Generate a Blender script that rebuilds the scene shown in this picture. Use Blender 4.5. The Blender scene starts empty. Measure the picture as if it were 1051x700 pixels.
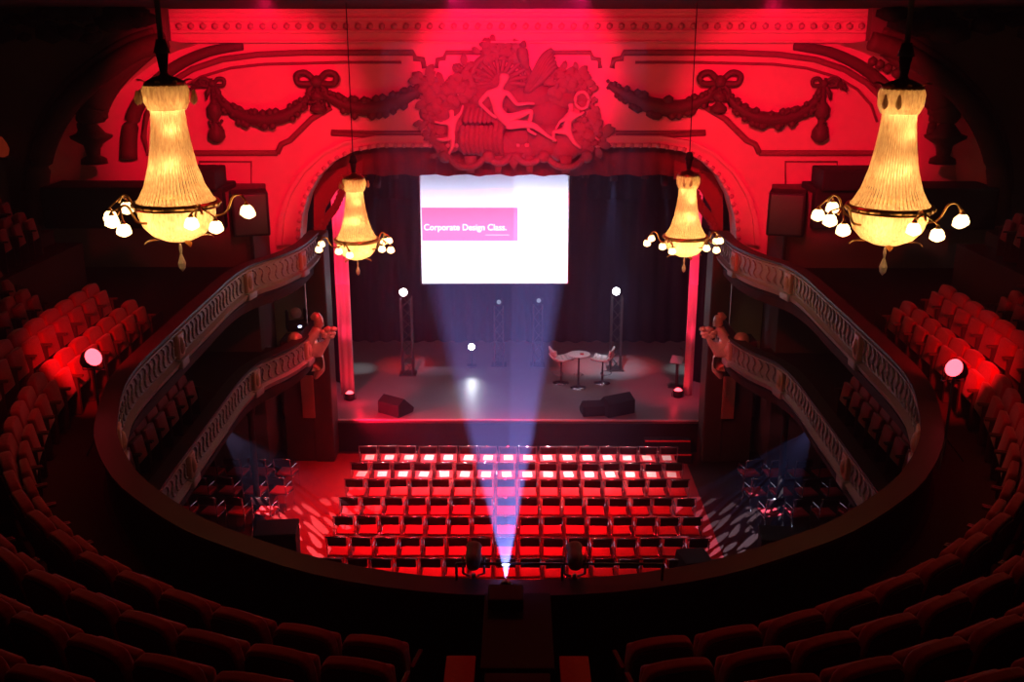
import bpy, bmesh, math, random
from mathutils import Vector, Matrix
random.seed(7)
C = bpy.context.scene.collection
R = math.radians
PI = math.pi

# ------------------------------------------------------------------ camera
PITCH, YAW, EYE, FPX = 16.8, 0.358, 11.05, 1040.0
cd = bpy.data.cameras.new('camera'); cam = bpy.data.objects.new('camera', cd); C.objects.link(cam)
cam.location = (0, 0, EYE); cam.rotation_euler = (R(90 - PITCH), 0, R(YAW))
cd.sensor_width = 36; cd.lens = FPX / 1051 * 36; cd.clip_start = .05; cd.clip_end = 200
bpy.context.scene.camera = cam
vs = bpy.context.scene.view_settings
vs.view_transform = 'Standard'; vs.look = 'None'; vs.gamma = 1; vs.exposure = 0.0; vs.use_curve_mapping = False
cy = bpy.context.scene.cycles
cy.use_denoising = True; cy.max_bounces = 5; cy.diffuse_bounces = 2; cy.glossy_bounces = 2
cy.transmission_bounces = 4; cy.volume_bounces = 0; cy.transparent_max_bounces = 6; cy.caustics_reflective = False; cy.caustics_refractive = False
cy.sample_clamp_indirect = 2.0

# haze of the smoke machine fills the whole hall
HAZE = 0.006
w = bpy.data.worlds.new('hall_air'); bpy.context.scene.world = w; w.use_nodes = True
nt = w.node_tree; nt.nodes['Background'].inputs[0].default_value = (.9, .35, .35, 1); nt.nodes['Background'].inputs[1].default_value = .001
vsc = nt.nodes.new('ShaderNodeVolumeScatter'); vsc.inputs['Color'].default_value = (.44, .45, 1, 1)
vsc.inputs['Density'].default_value = HAZE; vsc.inputs['Anisotropy'].default_value = 0.0
nt.links.new(vsc.outputs[0], nt.nodes['World Output'].inputs['Volume'])

# ------------------------------------------------------------------ lamps
RED = (1, .004, .036)
def aim(o, tgt):
    o.rotation_euler = (Vector(tgt) - o.location).to_track_quat('-Z', 'Y').to_euler()
def spot(name, loc, tgt, power, color, deg, blend=.6, rad=.05):
    l = bpy.data.lights.new(name, 'SPOT'); l.energy = power; l.color = color; l.spot_size = R(deg); l.spot_blend = blend
    l.shadow_soft_size = rad
    o = bpy.data.objects.new(name, l); C.objects.link(o); o.location = loc; aim(o, tgt); return o
def point(name, loc, power, color, rad=.05, parent=None):
    l = bpy.data.lights.new(name, 'POINT'); l.energy = power; l.color = color; l.shadow_soft_size = rad
    o = bpy.data.objects.new(name, l); C.objects.link(o); o.location = loc
    if parent: o.parent = parent
    return o
def area(name, loc, tgt, power, color, sx, sy, spread=180):
    l = bpy.data.lights.new(name, 'AREA'); l.shape = 'RECTANGLE'; l.size = sx; l.size_y = sy; l.energy = power; l.color = color
    l.spread = R(spread)
    o = bpy.data.objects.new(name, l); C.objects.link(o); o.location = loc; aim(o, tgt); return o
def gobo(light, kind, **k):
    """a slide in front of the lamp: multiplies the beam by a pattern of its direction"""
    l = light.data; l.use_nodes = True; n = l.node_tree; em = n.nodes.get('Emission')
    tc = n.nodes.new('ShaderNodeTexCoord'); sp = n.nodes.new('ShaderNodeSeparateXYZ'); n.links.new(tc.outputs['Normal'], sp.inputs[0])
    def m(op, a, b=None):
        q = n.nodes.new('ShaderNodeMath'); q.operation = op
        for i, s in enumerate((a, b)):
            if s is None: continue
            if isinstance(s, (int, float)): q.inputs[i].default_value = s
            else: n.links.new(s, q.inputs[i])
        return q.outputs[0]
    az = m('ABSOLUTE', sp.outputs[2]); u = m('DIVIDE', sp.outputs[0], az); v = m('DIVIDE', sp.outputs[1], az)
    if kind == 'frame':
        a, b = k['hw'], k['hh']
        inside = m('MULTIPLY', m('LESS_THAN', m('ABSOLUTE', u), a), m('LESS_THAN', m('ABSOLUTE', v), b))
        right = m('GREATER_THAN', m('MULTIPLY', u, k.get('sgn', 1)), k['split'])
        body = m('MULTIPLY', inside, m('ADD', m('MULTIPLY', right, k['gain']), 1 - k['gain']))
        res = m('ADD', body, k['spill'])
    else:
        cb = n.nodes.new('ShaderNodeCombineXYZ'); n.links.new(u, cb.inputs[0]); n.links.new(v, cb.inputs[1])
        mp = n.nodes.new('ShaderNodeMapping'); mp.inputs['Rotation'].default_value = (0, 0, k['rot']); mp.inputs['Scale'].default_value = (k['sx'], k['sy'], 1)
        n.links.new(cb.outputs[0], mp.inputs[0])
        ns = n.nodes.new('ShaderNodeTexNoise'); ns.inputs['Scale'].default_value = .8; ns.inputs['Detail'].default_value = 0; n.links.new(mp.outputs[0], ns.inputs[0])
        sc = n.nodes.new('ShaderNodeVectorMath'); sc.operation = 'SCALE'; n.links.new(ns.outputs['Color'], sc.inputs[0]); sc.inputs['Scale'].default_value = .9
        ad = n.nodes.new('ShaderNodeVectorMath'); n.links.new(mp.outputs[0], ad.inputs[0]); n.links.new(sc.outputs[0], ad.inputs[1])
        vo = n.nodes.new('ShaderNodeTexVoronoi'); vo.voronoi_dimensions = '2D'; vo.inputs['Randomness'].default_value = .55; vo.inputs['Scale'].default_value = 1
        n.links.new(ad.outputs[0], vo.inputs['Vector'])
        res = m('LESS_THAN', vo.outputs['Distance'], k['thr'])
    n.links.new(res, em.inputs['Strength'])

# floods that wash the wall above the stage in red
spot('red_flood', (-.8, 12.7, 11.5), (.05, 26, 10.0), 7500, (1, .004, .06), 25, .55, .08)
spot('red_flood', (.8, 12.7, 11.5), (-.15, 26, 10.0), 7500, (1, .004, .06), 25, .55, .08)
spot('red_flood', (-3.9, 16.5, 11.58), (-7.0, 26.2, 9.0), 5200, RED, 40, .6, .08)
spot('red_flood', (3.9, 16.5, 11.58), (7.0, 26.2, 9.0), 5200, RED, 40, .6, .08)
spot('red_flood', (0, 13.0, 11.5), (0, 26.2, 9.0), 3000, RED, 80, .8, .2)  # added wide fill for the corners the other floods leave dark
# unseen lights: wash on the stalls, rim on the balcony seats
area('stalls_red', (-1.1, 22.9, 10.9), (-1.1, 22.3, 0), 560, (1, .008, .03), 3.6, 1.0, 52)
area('stalls_cool', (-.1, 23.9, 10.9), (-.1, 23.85, 0), 150, (.9, .82, .92), 6.0, .3, 22)
spot('seats_rim', (0, 12.2, 12.6), (0, 6.8, 5.5), 190, RED, 120, .6, .3)  # stands in for red light reflected from the stage side
# stage top light
spot('stage_cool', (0.3, 28.0, 8.2), (0.2, 29.0, .95), 90, (.60, .55, 1), 96, .8, .3)
spot('stage_cool', (0.0, 18.0, 11.4), (0.2, 28.2, .95), 300, (.66, .5, .8), 34, .8, .2)

# ------------------------------------------------------------------ helpers
_p, _y = R(PITCH), R(YAW)
def ray(px, py):
    u, v = (px - 525.5) / FPX, (350 - py) / FPX
    x, y, z = u, math.cos(_p) + v * math.sin(_p), -math.sin(_p) + v * math.cos(_p)
    return (x * math.cos(_y) - y * math.sin(_y), x * math.sin(_y) + y * math.cos(_y), z)
def at(px, py, X=None, Y=None, Z=None):
    r = ray(px, py)
    t = X / r[0] if X is not None else Y / r[1] if Y is not None else (Z - EYE) / r[2]
    return Vector((r[0] * t, r[1] * t, EYE + r[2] * t))
def proj(P):
    X, Y, Z = P; Z -= EYE
    x = X * math.cos(_y) + Y * math.sin(_y); y = -X * math.sin(_y) + Y * math.cos(_y)
    d = y * math.cos(_p) - Z * math.sin(_p); u = y * math.sin(_p) + Z * math.cos(_p)
    return (525.5 + FPX * x / d, 350 - FPX * u / d, d)

def mat(name, col, rough=.6, metal=0, var=.15, scale=6, bump=0, spec=.3, emit=0, sheen=0):
    m = bpy.data.materials.new(name); m.use_nodes = True; n = m.node_tree; b = n.nodes['Principled BSDF']
    b.inputs['Roughness'].default_value = rough; b.inputs['Metallic'].default_value = metal; b.inputs['Specular IOR Level'].default_value = spec
    tc = n.nodes.new('ShaderNodeTexCoord'); ns = n.nodes.new('ShaderNodeTexNoise'); ns.inputs['Scale'].default_value = scale; ns.inputs['Detail'].default_value = 4
    n.links.new(tc.outputs['Object'], ns.inputs[0])
    mx = n.nodes.new('ShaderNodeMix'); mx.data_type = 'RGBA'
    mx.inputs[6].default_value = (*[c * (1 - var) for c in col], 1); mx.inputs[7].default_value = (*[min(1, c * (1 + var)) for c in col], 1)
    n.links.new(ns.outputs[0], mx.inputs[0]); n.links.new(mx.outputs[2], b.inputs['Base Color'])
    if bump:
        bp = n.nodes.new('ShaderNodeBump'); bp.inputs['Strength'].default_value = bump; bp.inputs['Distance'].default_value = .02
        n.links.new(ns.outputs[0], bp.inputs['Height']); n.links.new(bp.outputs[0], b.inputs['Normal'])
    if emit:
        b.inputs['Emission Color'].default_value = (*col, 1); b.inputs['Emission Strength'].default_value = emit
    if sheen: b.inputs['Sheen Weight'].default_value = sheen
    return m
M = {}
M['cream'] = mat('cream_plaster', (.72, .60, .50), .75, var=.08, scale=3, bump=.1)
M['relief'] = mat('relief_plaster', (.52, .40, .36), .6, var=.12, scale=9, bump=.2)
M['relief2'] = mat('relief_plaster_shaded', (.22, .12, .11), .65, var=.2, scale=9, bump=.2)  # darker copy of relief with shade painted into its colour
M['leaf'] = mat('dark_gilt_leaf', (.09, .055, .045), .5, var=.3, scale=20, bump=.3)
M['ring'] = mat('dark_bronze_paint', (.10, .055, .045), .6, var=.2)
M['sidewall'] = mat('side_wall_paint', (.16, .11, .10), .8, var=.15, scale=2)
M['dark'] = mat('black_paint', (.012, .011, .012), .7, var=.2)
M['ceil'] = mat('ceiling_paint', (.02, .016, .016), .9, var=.2)
M['parapet'] = mat('ivory_parapet_plaster', (.42, .34, .33), .55, var=.12, scale=12, bump=.1)
M['rail'] = mat('dark_padded_rail', (.045, .028, .03), .5, var=.15)
M['pil'] = mat('gilt_pilaster', (.62, .30, .20), .45, var=.15)
M['backpanel'] = mat('dark_timber_panel', (.03, .014, .012), .9, var=.3, scale=5)
M['velvet'] = mat('crimson_velvet', (.27, .010, .015), .85, var=.2, scale=14, bump=.15, sheen=.35, spec=.15)
M['velvetback'] = mat('dark_seat_shell', (.055, .014, .014), .7, var=.2)
M['wood'] = mat('dark_varnished_wood', (.08, .03, .018), .35, var=.3, scale=4)
M['carpet'] = mat('red_carpet', (.30, .02, .025), .95, var=.2, scale=40, bump=.2)
M['aisle'] = mat('aisle_carpet', (.50, .10, .07), .9, var=.2, scale=30)
M['darkcarpet'] = mat('dark_gallery_carpet', (.05, .016, .014), .95, var=.2, scale=30)
M['stage'] = mat('stage_floor_black', (.20, .19, .20), .42, var=.12, scale=3, bump=.05)
M['curtain'] = mat('black_stage_cloth', (.008, .008, .012), .95, var=.2)
M['cushion'] = mat('red_chair_fabric', (.62, .035, .05), .75, var=.12, scale=20, bump=.1)
M['chairback'] = mat('chair_back_maroon', (.05, .006, .01), .6, var=.2)
M['chrome'] = mat('chrome_tube', (.85, .85, .88), .18, 1, var=.03)
M['steel'] = mat('dark_steel', (.10, .10, .11), .4, .8, var=.1)
M['paper'] = mat('white_paper', (.9, .9, .88), .6, var=.02)
M['white'] = mat('white_seat_shell', (.85, .80, .80), .3, var=.03, spec=.5)
M['brass'] = mat('aged_brass', (.55, .30, .10), .3, 1, var=.2, scale=18)
M['gilt'] = mat('gilded_plaster', (.78, .50, .36), .32, .35, var=.2, scale=14, bump=.3)
M['drape'] = mat('pale_satin_drape', (.85, .62, .66), .6, var=.06, scale=3)
M['valance'] = mat('red_valance_cloth', (.22, .03, .04), .8, var=.2, scale=10)
M['screen'] = mat('projection_cloth', (.92, .92, .92), .9, var=.01)
M['banner'] = mat('slide_pink', (.80, .15, .27), .9, var=.02)
M['grey'] = mat('grey_case_plastic', (.34, .32, .34), .5, var=.1)
M['glasspend'] = mat('crystal_drop', (.9, .75, .6), .08, var=.05, spec=1)
def emitter(name, col, s):
    m = bpy.data.materials.new(name); m.use_nodes = True; n = m.node_tree; n.nodes.clear()
    e = n.nodes.new('ShaderNodeEmission'); o = n.nodes.new('ShaderNodeOutputMaterial'); e.inputs[0].default_value = (*col, 1); e.inputs[1].default_value = s
    n.links.new(e.outputs[0], o.inputs[0]); return m
M['bulb'] = emitter('warm_bulb', (1, .62, .26), 5.5)
M['whitelamp'] = emitter('white_lens', (.85, .92, 1), 26)
M['dimlamp'] = emitter('dim_lens', (.6, .7, 1), .4)
M['redlamp'] = emitter('red_lens', (1, .05, .075), 7)
M['led'] = emitter('blue_indicator', (.5, .55, 1), 6)
M['flare'] = emitter('exit_lamp', (1, .08, .03), .1)
def crystal():
    m = bpy.data.materials.new('crystal_strands'); m.use_nodes = True; n = m.node_tree; n.nodes.clear()
    o = n.nodes.new('ShaderNodeOutputMaterial'); t = n.nodes.new('ShaderNodeBsdfTranslucent'); d = n.nodes.new('ShaderNodeBsdfPrincipled')
    tc = n.nodes.new('ShaderNodeTexCoord'); mp = n.nodes.new('ShaderNodeMapping'); mp.inputs['Scale'].default_value = (30, 30, 7)
    ns = n.nodes.new('ShaderNodeTexNoise'); ns.inputs['Scale'].default_value = 1.6; ns.inputs['Detail'].default_value = 3
    n.links.new(tc.outputs['Object'], mp.inputs[0]); n.links.new(mp.outputs[0], ns.inputs[0])
    cr = n.nodes.new('ShaderNodeValToRGB'); cr.color_ramp.elements[0].position = .3; cr.color_ramp.elements[0].color = (.62, .40, .22, 1)
    cr.color_ramp.elements[1].position = .7; cr.color_ramp.elements[1].color = (1, .86, .62, 1)
    n.links.new(ns.outputs[0], cr.inputs[0]); n.links.new(cr.outputs[0], t.inputs[0])
    d.inputs['Base Color'].default_value = (.8, .65, .45, 1); d.inputs['Roughness'].default_value = .15
    mx = n.nodes.new('ShaderNodeMixShader'); mx.inputs[0].default_value = .2
    n.links.new(t.outputs[0], mx.inputs[1]); n.links.new(d.outputs[0], mx.inputs[2]); n.links.new(mx.outputs[0], o.inputs[0]); return m
M['crystal'] = crystal()

class MB:
    def __init__(s): s.b = bmesh.new()
    def box(s, c, d, rot=None, bev=0.0):
        m = Matrix.Translation(c) @ (rot.to_4x4() if rot is not None else Matrix()) @ Matrix.Diagonal((d[0], d[1], d[2], 1))
        r = bmesh.ops.create_cube(s.b, size=1, matrix=m)
        if bev > 0:
            es = {e for v in r['verts'] for e in v.link_edges}
            bmesh.ops.bevel(s.b, geom=list(es), offset=bev, segments=2, affect='EDGES', profile=.6)
        return s
    def tube(s, pts, r, n=8, cap=True, flat=1.0):
        pts = [Vector(p) for p in pts]; N = len(pts); rings = []
        for i, p in enumerate(pts):
            t = (pts[min(i + 1, N - 1)] - pts[max(i - 1, 0)])
            if t.length < 1e-9: t = Vector((0, 0, 1))
            t.normalize(); up = Vector((0, 0, 1)) if abs(t.z) < .95 else Vector((0, 1, 0))
            a = t.cross(up).normalized(); b2 = a.cross(t).normalized(); rr = r[i] if isinstance(r, (list, tuple)) else r
            rings.append([s.b.verts.new(p + a * rr * math.cos(2 * PI * k / n) + b2 * rr * flat * math.sin(2 * PI * k / n)) for k in range(n)])
        for i in range(N - 1):
            for k in range(n):
                s.b.faces.new((rings[i][k], rings[i][(k + 1) % n], rings[i + 1][(k + 1) % n], rings[i + 1][k]))
        if cap: s.b.faces.new(rings[0][::-1]); s.b.faces.new(rings[-1])
        return s
    def lathe(s, prof, c=(0, 0, 0), n=24, rot=None, flute=0):
        c = Vector(c); rings = []
        for (r, z) in prof:
            ring = []
            for k in range(n):
                rr = max(r, .0005) * (1 + (flute if k % 2 else -flute))
                v = Vector((rr * math.cos(2 * PI * k / n), rr * math.sin(2 * PI * k / n), z))
                if rot is not None: v = rot @ v
                ring.append(s.b.verts.new(c + v))
            rings.append(ring)
        for i in range(len(rings) - 1):
            for k in range(n):
                s.b.faces.new((rings[i][k], rings[i][(k + 1) % n], rings[i + 1][(k + 1) % n], rings[i + 1][k]))
        return s
    def ball(s, c, r, sc=(1, 1, 1), rot=None, sub=2):
        m = Matrix.Translation(c) @ (rot.to_4x4() if rot is not None else Matrix()) @ Matrix.Diagonal((r * sc[0], r * sc[1], r * sc[2], 1))
        bmesh.ops.create_icosphere(s.b, subdivisions=sub, radius=1, matrix=m); return s
    def prism(s, pts, d):
        """outline (list of Vectors in one plane) extruded along vector d"""
        d = Vector(d); a = [s.b.verts.new(Vector(p)) for p in pts]; b2 = [s.b.verts.new(Vector(p) + d) for p in pts]; n = len(a)
        s.b.faces.new(a); s.b.faces.new(b2[::-1])
        for i in range(n): s.b.faces.new((a[i], b2[i], b2[(i + 1) % n], a[(i + 1) % n]))
        return s
    def strip(s, A, B):
        a = [s.b.verts.new(Vector(p)) for p in A]; b2 = [s.b.verts.new(Vector(p)) for p in B]
        for i in range(len(a) - 1): s.b.faces.new((a[i], a[i + 1], b2[i + 1], b2[i]))
        return s
    def slab(s, A, B, t):
        """a curved plate between two paths, t thick (down)"""
        dn = Vector((0, 0, -t)); A = [Vector(p) for p in A]; B = [Vector(p) for p in B]
        s.strip(A, B); s.strip([p + dn for p in B], [p + dn for p in A]); s.strip([p + dn for p in A], A); s.strip(B, [p + dn for p in B])
        return s
    def leaf(s, c, L, wd, rot):
        """curled acanthus-like leaf"""
        P = []
        for i in range(5):
            t = i / 4; h = wd * math.sin(PI * (.12 + .85 * t)); z = .35 * L * math.sin(t * 2.2)
            P.append((Vector((-h, t * L, z)), Vector((0, t * L, z + .25 * wd)), Vector((h, t * L, z))))
        vs_ = [[s.b.verts.new(Vector(c) + rot @ q) for q in row] for row in P]
        for i in range(4):
            for k in range(2): s.b.faces.new((vs_[i][k], vs_[i][k + 1], vs_[i + 1][k + 1], vs_[i + 1][k]))
        return s
    def build(s, name, m, parent=None, smooth=False, loc=None):
        me = bpy.data.meshes.new(name); bmesh.ops.recalc_face_normals(s.b, faces=s.b.faces[:])
        s.b.to_mesh(me); s.b.free(); me.materials.append(M[m])
        if smooth:
            for f in me.polygons: f.use_smooth = True
        o = bpy.data.objects.new(name, me); C.objects.link(o)
        if parent: o.parent = parent
        if loc: o.location = loc
        return o
def tag(o, label=None, cat=None, group=None, kind=None):
    if label: o['label'] = label
    if cat: o['category'] = cat
    if group: o['group'] = group
    if kind: o['kind'] = kind
    return o
def empty(name, loc=(0, 0, 0), rz=0, label=None, cat=None, group=None, kind=None):
    o = bpy.data.objects.new(name, None); C.objects.link(o); o.location = loc; o.rotation_euler = (0, 0, rz); o.empty_display_size = .1
    return tag(o, label, cat, group, kind)
def copy_tree(o, parent=None):
    c = o.copy(); C.objects.link(c)
    if parent: c.parent = parent
    for ch in KIDS.get(o.name, []): copy_tree(ch, c)
    return c
KIDS = {}
def learn(o):
    KIDS[o.name] = list(o.children)
    for c in o.children: learn(c)
ORD = ['first', 'second', 'third', 'fourth', 'fifth', 'sixth', 'seventh', 'eighth', 'ninth', 'tenth', 'eleventh', 'twelfth', 'thirteenth', 'fourteenth', 'fifteenth', 'sixteenth',
       'seventeenth', 'eighteenth', 'nineteenth', 'twentieth', 'twenty-first', 'twenty-second', 'twenty-third', 'twenty-fourth', 'twenty-fifth', 'twenty-sixth']
def smooth_path(pts, n=6):
    """Catmull-Rom through the points"""
    P = [Vector(p) for p in pts]; out = []
    for i in range(len(P) - 1):
        p0, p1, p2, p3 = P[max(i - 1, 0)], P[i], P[i + 1], P[min(i + 2, len(P) - 1)]
        for k in range(n):
            t = k / n
            out.append(.5 * ((2 * p1) + (p2 - p0) * t + (2 * p0 - 5 * p1 + 4 * p2 - p3) * t * t + (3 * p1 - p0 - 3 * p2 + p3) * t ** 3))
    out.append(P[-1]); return out
def resample(P, step):
    L = [0]
    for i in range(1, len(P)): L.append(L[-1] + (P[i] - P[i - 1]).length)
    n = max(1, round(L[-1] / step)); out = []
    j = 0
    for k in range(n + 1):
        d = L[-1] * k / n
        while j < len(P) - 2 and L[j + 1] < d: j += 1
        t = (d - L[j]) / max(1e-9, L[j + 1] - L[j]); out.append(P[j].lerp(P[j + 1], min(1, max(0, t))))
    return out
def offset(P, d):
    """outward offset (away from the void) of a plan path running left -> centre -> right"""
    out = []
    for i, p in enumerate(P):
        t = (P[min(i + 1, len(P) - 1)] - P[max(i - 1, 0)]); t.z = 0; t.normalize()
        nrm = Vector((t.y, -t.x, 0))
        out.append(p + nrm * d)
    return out
def atz(P, z): return [Vector((p.x, p.y, z)) for p in P]

# ------------------------------------------------------------------ hall shell
WY = 26.2          # front face of the wall around the stage
fl = MB().box((0, 11.6, -.05), (26, 29.2, .1)).build('floor', 'darkcarpet'); tag(fl, kind='structure')
cp = MB().box((-.75, 19.4, .006), (10.6, 12.8, .012), bev=.004).build('stalls_carpet', 'carpet')  # right edge drawn in to where the red light ends
tag(cp, 'red carpet under the chair rows in front of the stage', 'carpet')
for sx, nm in ((-1, 'wall_left'), (1, 'wall_right')):
    tag(MB().box((sx * 12.6, 11.6, 7), (.3, 29.5, 14.2)).build(nm, 'sidewall'), kind='structure')
tag(MB().box((0, -3.1, 7), (25.5, .2, 14.2)).build('wall_back', 'sidewall'), kind='structure')
ce = MB(); ce.box((0, 19.8, 11.95), (25.5, 13.4, .6)); ce.box((0, 30.2, 11.75), (17.6, 7.6, .2)); ce.box((0, 5, 14.2), (25.5, 16.6, .2)); ce.box((0, 13.2, 13), (25.5, .2, 2.2))
tag(ce.build('ceiling', 'ceil'), kind='structure')

# wall around the stage with its arched opening
def W(px, py, Y=WY): return at(px, py, Y=Y)
inner = [(310, 250), (312, 222), (318, 200), (329, 180), (345, 164), (365, 154), (392, 150)]
rt = lambda q: (1064 - q[0], q[1])
arch_px = inner + [(532, 150)] + [rt(q) for q in inner[::-1]]
arch = [W(*q) for q in arch_px]
xl, xr = arch[0].x, arch[-1].x
out = [Vector((xl, WY, 0))] + arch + [Vector((xr, WY, 0)), Vector((12.5, WY, 0)), Vector((12.5, WY, 11.8)), Vector((-12.5, WY, 11.8)), Vector((-12.5, WY, 0))]
tag(MB().prism(out, (0, .5, 0)).build('wall_proscenium', 'cream'), kind='structure')

trim_n = [0]
def trim(mb, m, smooth=False, label=None):
    trim_n[0] += 1
    return tag(mb.build('trim_%d' % trim_n[0], m, smooth=smooth), label, kind='structure')
def band(a_px, b_px, depth, Y=WY, y0=0.0):
    """raised flat band between two traced edges"""
    mb = MB(); A = [W(*q) for q in a_px]; B = [W(*q) for q in b_px]; f = Vector((0, -depth, 0)); k = Vector((0, .02 - y0, 0))
    mb.strip([p + f for p in A], [p + f for p in B]); mb.strip([p + k for p in A], [p + f for p in A]); mb.strip([p + f for p in B], [p + k for p in B]); return mb
# stage arch surround: three stepped mouldings
def grow(L, dx, dy):  # outer copy of the opening
    cx, n = 532, len(L); o = []
    for i, (x, y) in enumerate(L):
        a = min(1, abs(x - cx) / 222); o.append((x + (dx if x > cx else -dx) * a ** 3, y - dy * (1 - a ** 6)))
    return o
A0, A1, A2, A3 = arch_px, grow(arch_px, 5, 4), grow(arch_px, 19, 9), grow(arch_px, 24, 12)
trim(band(A0, A1, .30), 'cream'); trim(band(A1, A2, .16), 'cream'); trim(band(A2, A3, .26), 'cream')
mb = MB()
bead = resample([W(*q) + Vector((0, -.3, 0)) for q in grow(arch_px, 2.5, 2)], .22)
for p in bead: mb.ball(p, .07, (1, .7, 1), sub=1)
trim(mb, 'relief', True)
# frieze straight lines above the arch
def rail(pts, r, Y=WY, m='relief2', flat=1): trim(MB().tube([W(*q) - Vector((0, r * .5, 0)) for q in pts], r, 8, flat=flat), m, True)  # dark default paints in the shadow lines of the mouldings
for s in (0, 1):
    f = (lambda L: [rt(q) for q in L]) if s else (lambda L: L)
    # panel frame with rounded outer corner and notches
    frame = [(285, 157), (240, 157), (190, 157), (152, 157), (148, 140), (151, 118), (160, 100), (175, 85), (198, 71), (228, 61), (265, 56), (310, 54), (352, 54), (424, 54), (426, 60), (434, 61), (436, 70)]
    rail(f(frame), .075)
    rail(f([(285, 157), (289, 148), (298, 144), (320, 122), (340, 110)]), .075)
    rail(f([(340, 137), (380, 139), (432, 139)]), .06)
    rail(f([(340, 134), (380, 135), (432, 135)]), .03)
    # inner lip of the panel, lit band between
    rail(f([(164, 125), (170, 108), (184, 92), (206, 79), (236, 70), (270, 66), (352, 64), (412, 64)]), .035)
    # middle panels beside the sculpture
    rail(f([(448, 70), (449, 61), (456, 60), (458, 54), (500, 54)]), .06)
    # outer arc between the panel and the leaf recess
    mid = smooth_path([W(*q) for q in f([(134, 162), (135, 135), (142, 110), (158, 88), (182, 68), (215, 53), (250, 47)])], 4)
    trim(MB().tube([p - Vector((0, .1, 0)) for p in mid], [.22 - .12 * i / len(mid) for i in range(len(mid))], 8), 'ring', True)
    # rectangular panel line low on the side wall
    rail(f([(205, 190), (205, 166), (258, 166), (258, 215)]), .03)
    # the big outer arch
    ring = smooth_path([at(*q, Y=24.6) for q in f([(40, 255), (38, 210), (42, 165), (56, 128), (78, 98), (108, 72), (140, 52), (170, 42)])], 5)
    n = len(ring)
    trim(MB().tube(ring, [.28 - .06 * i / n for i in range(n)], 10), 'ring', True)
    ring2 = [p + Vector((-.28 if not s else .28, .1, .22)) for p in ring]
    trim(MB().tube(ring2, .09, 8), 'ring', True)
    # wall beyond the arch, standing a step nearer than the stage wall
    sgn = 1 if s else -1
    outer = [Vector((sgn * 12.45, 24.7, ring[0].z)), Vector((sgn * 12.45, 24.7, 11.65)), Vector((ring[-1].x, 24.7, 11.65))]
    pts = [Vector((p.x, 24.7, p.z)) for p in ring] + outer[::-1]
    trim(MB().prism(pts, (0, .3, 0)), 'sidewall')
    A = [Vector((p.x, 24.9, p.z)) for p in ring]; B = [Vector((p.x * .97, WY, p.z - .1)) for p in ring]
    trim(MB().strip(A, B), 'cream', True)
    # lower part of the side wall with a dark box front
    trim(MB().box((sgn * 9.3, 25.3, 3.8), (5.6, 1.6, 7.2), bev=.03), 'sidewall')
# cornice across the top
mb = MB()
zt = W(532, 9, 25.5).z
for (a, b, d) in ((9, 13, .75), (13, 18, .55), (18, 22, .62), (22, 31, .42), (31, 34, .5), (34, 42, .30), (42, 44, .36)):
    z1, z0 = W(532, a, WY - d).z, W(532, b, WY - d).z
    mb.box((0, WY - d / 2 + .05, (z0 + z1) / 2), (19.4 if d > .5 else 20.4, d + .1, z1 - z0), bev=.012)
trim(mb, 'cream')
mb = MB()
for i in range(66):
    x = -9.4 + i * .29
    mb.ball((x, WY - .5, W(532, 27).z), .085, (1, .9, 1), sub=1)
trim(mb, 'relief', True)
# ceiling ornaments: dark ragged plaster scrolls at the two upper corners
for sgn in (-1, 1):
    mb = MB()
    for i in range(34):
        x = sgn * random.uniform(8.3, 12.2); mb.ball((x, 23.9 + random.uniform(-.3, .3), 11.55 - random.random() * .55 * min(1, (abs(x) - 7.8) / 1.8)), random.uniform(.12, .3), (1.4, 1, .8), sub=1)
    trim(mb, 'ceil', True)

# recess ornaments: long acanthus leaf and urn finial each side
def rleaf(mb, c, L, wd, a, tilt=.4):
    mb.leaf(c, L, wd, Matrix.Rotation(a, 3, 'Y') @ Matrix.Rotation(R(90) - tilt, 3, 'X'))
for s in (0, 1):
    g = (lambda q: rt(q)) if s else (lambda q: q)
    side = 'right' if s else 'left'
    mb = MB()
    spine = smooth_path([W(*g(q), Y=25.3) - Vector((0, .1, 0)) for q in ((98, 126), (96, 110), (104, 92), (120, 76), (142, 62), (160, 54))], 5)
    k = len(spine)
    mb.tube(spine, [.10 + .34 * math.sin(PI * min(1, (i + 2) / k) ** .7) for i in range(k)], 10, flat=.9)
    for i in range(0, k, 2):
        for d in (-1, 1):
            mb.ball(spine[i] + Vector((d * .28, -.05, d * .18)), .13, (1, .7, 1), sub=1)
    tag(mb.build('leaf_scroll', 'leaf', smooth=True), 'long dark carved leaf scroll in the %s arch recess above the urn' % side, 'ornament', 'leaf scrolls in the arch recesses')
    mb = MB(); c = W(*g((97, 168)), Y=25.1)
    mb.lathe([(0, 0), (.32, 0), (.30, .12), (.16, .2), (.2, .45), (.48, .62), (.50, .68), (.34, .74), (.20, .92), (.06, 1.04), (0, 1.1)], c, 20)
    tag(mb.build('urn_finial', 'leaf', smooth=True), 'dark roofed urn finial standing on the %s side box' % side, 'ornament', 'urn finials on the side boxes')

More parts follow.
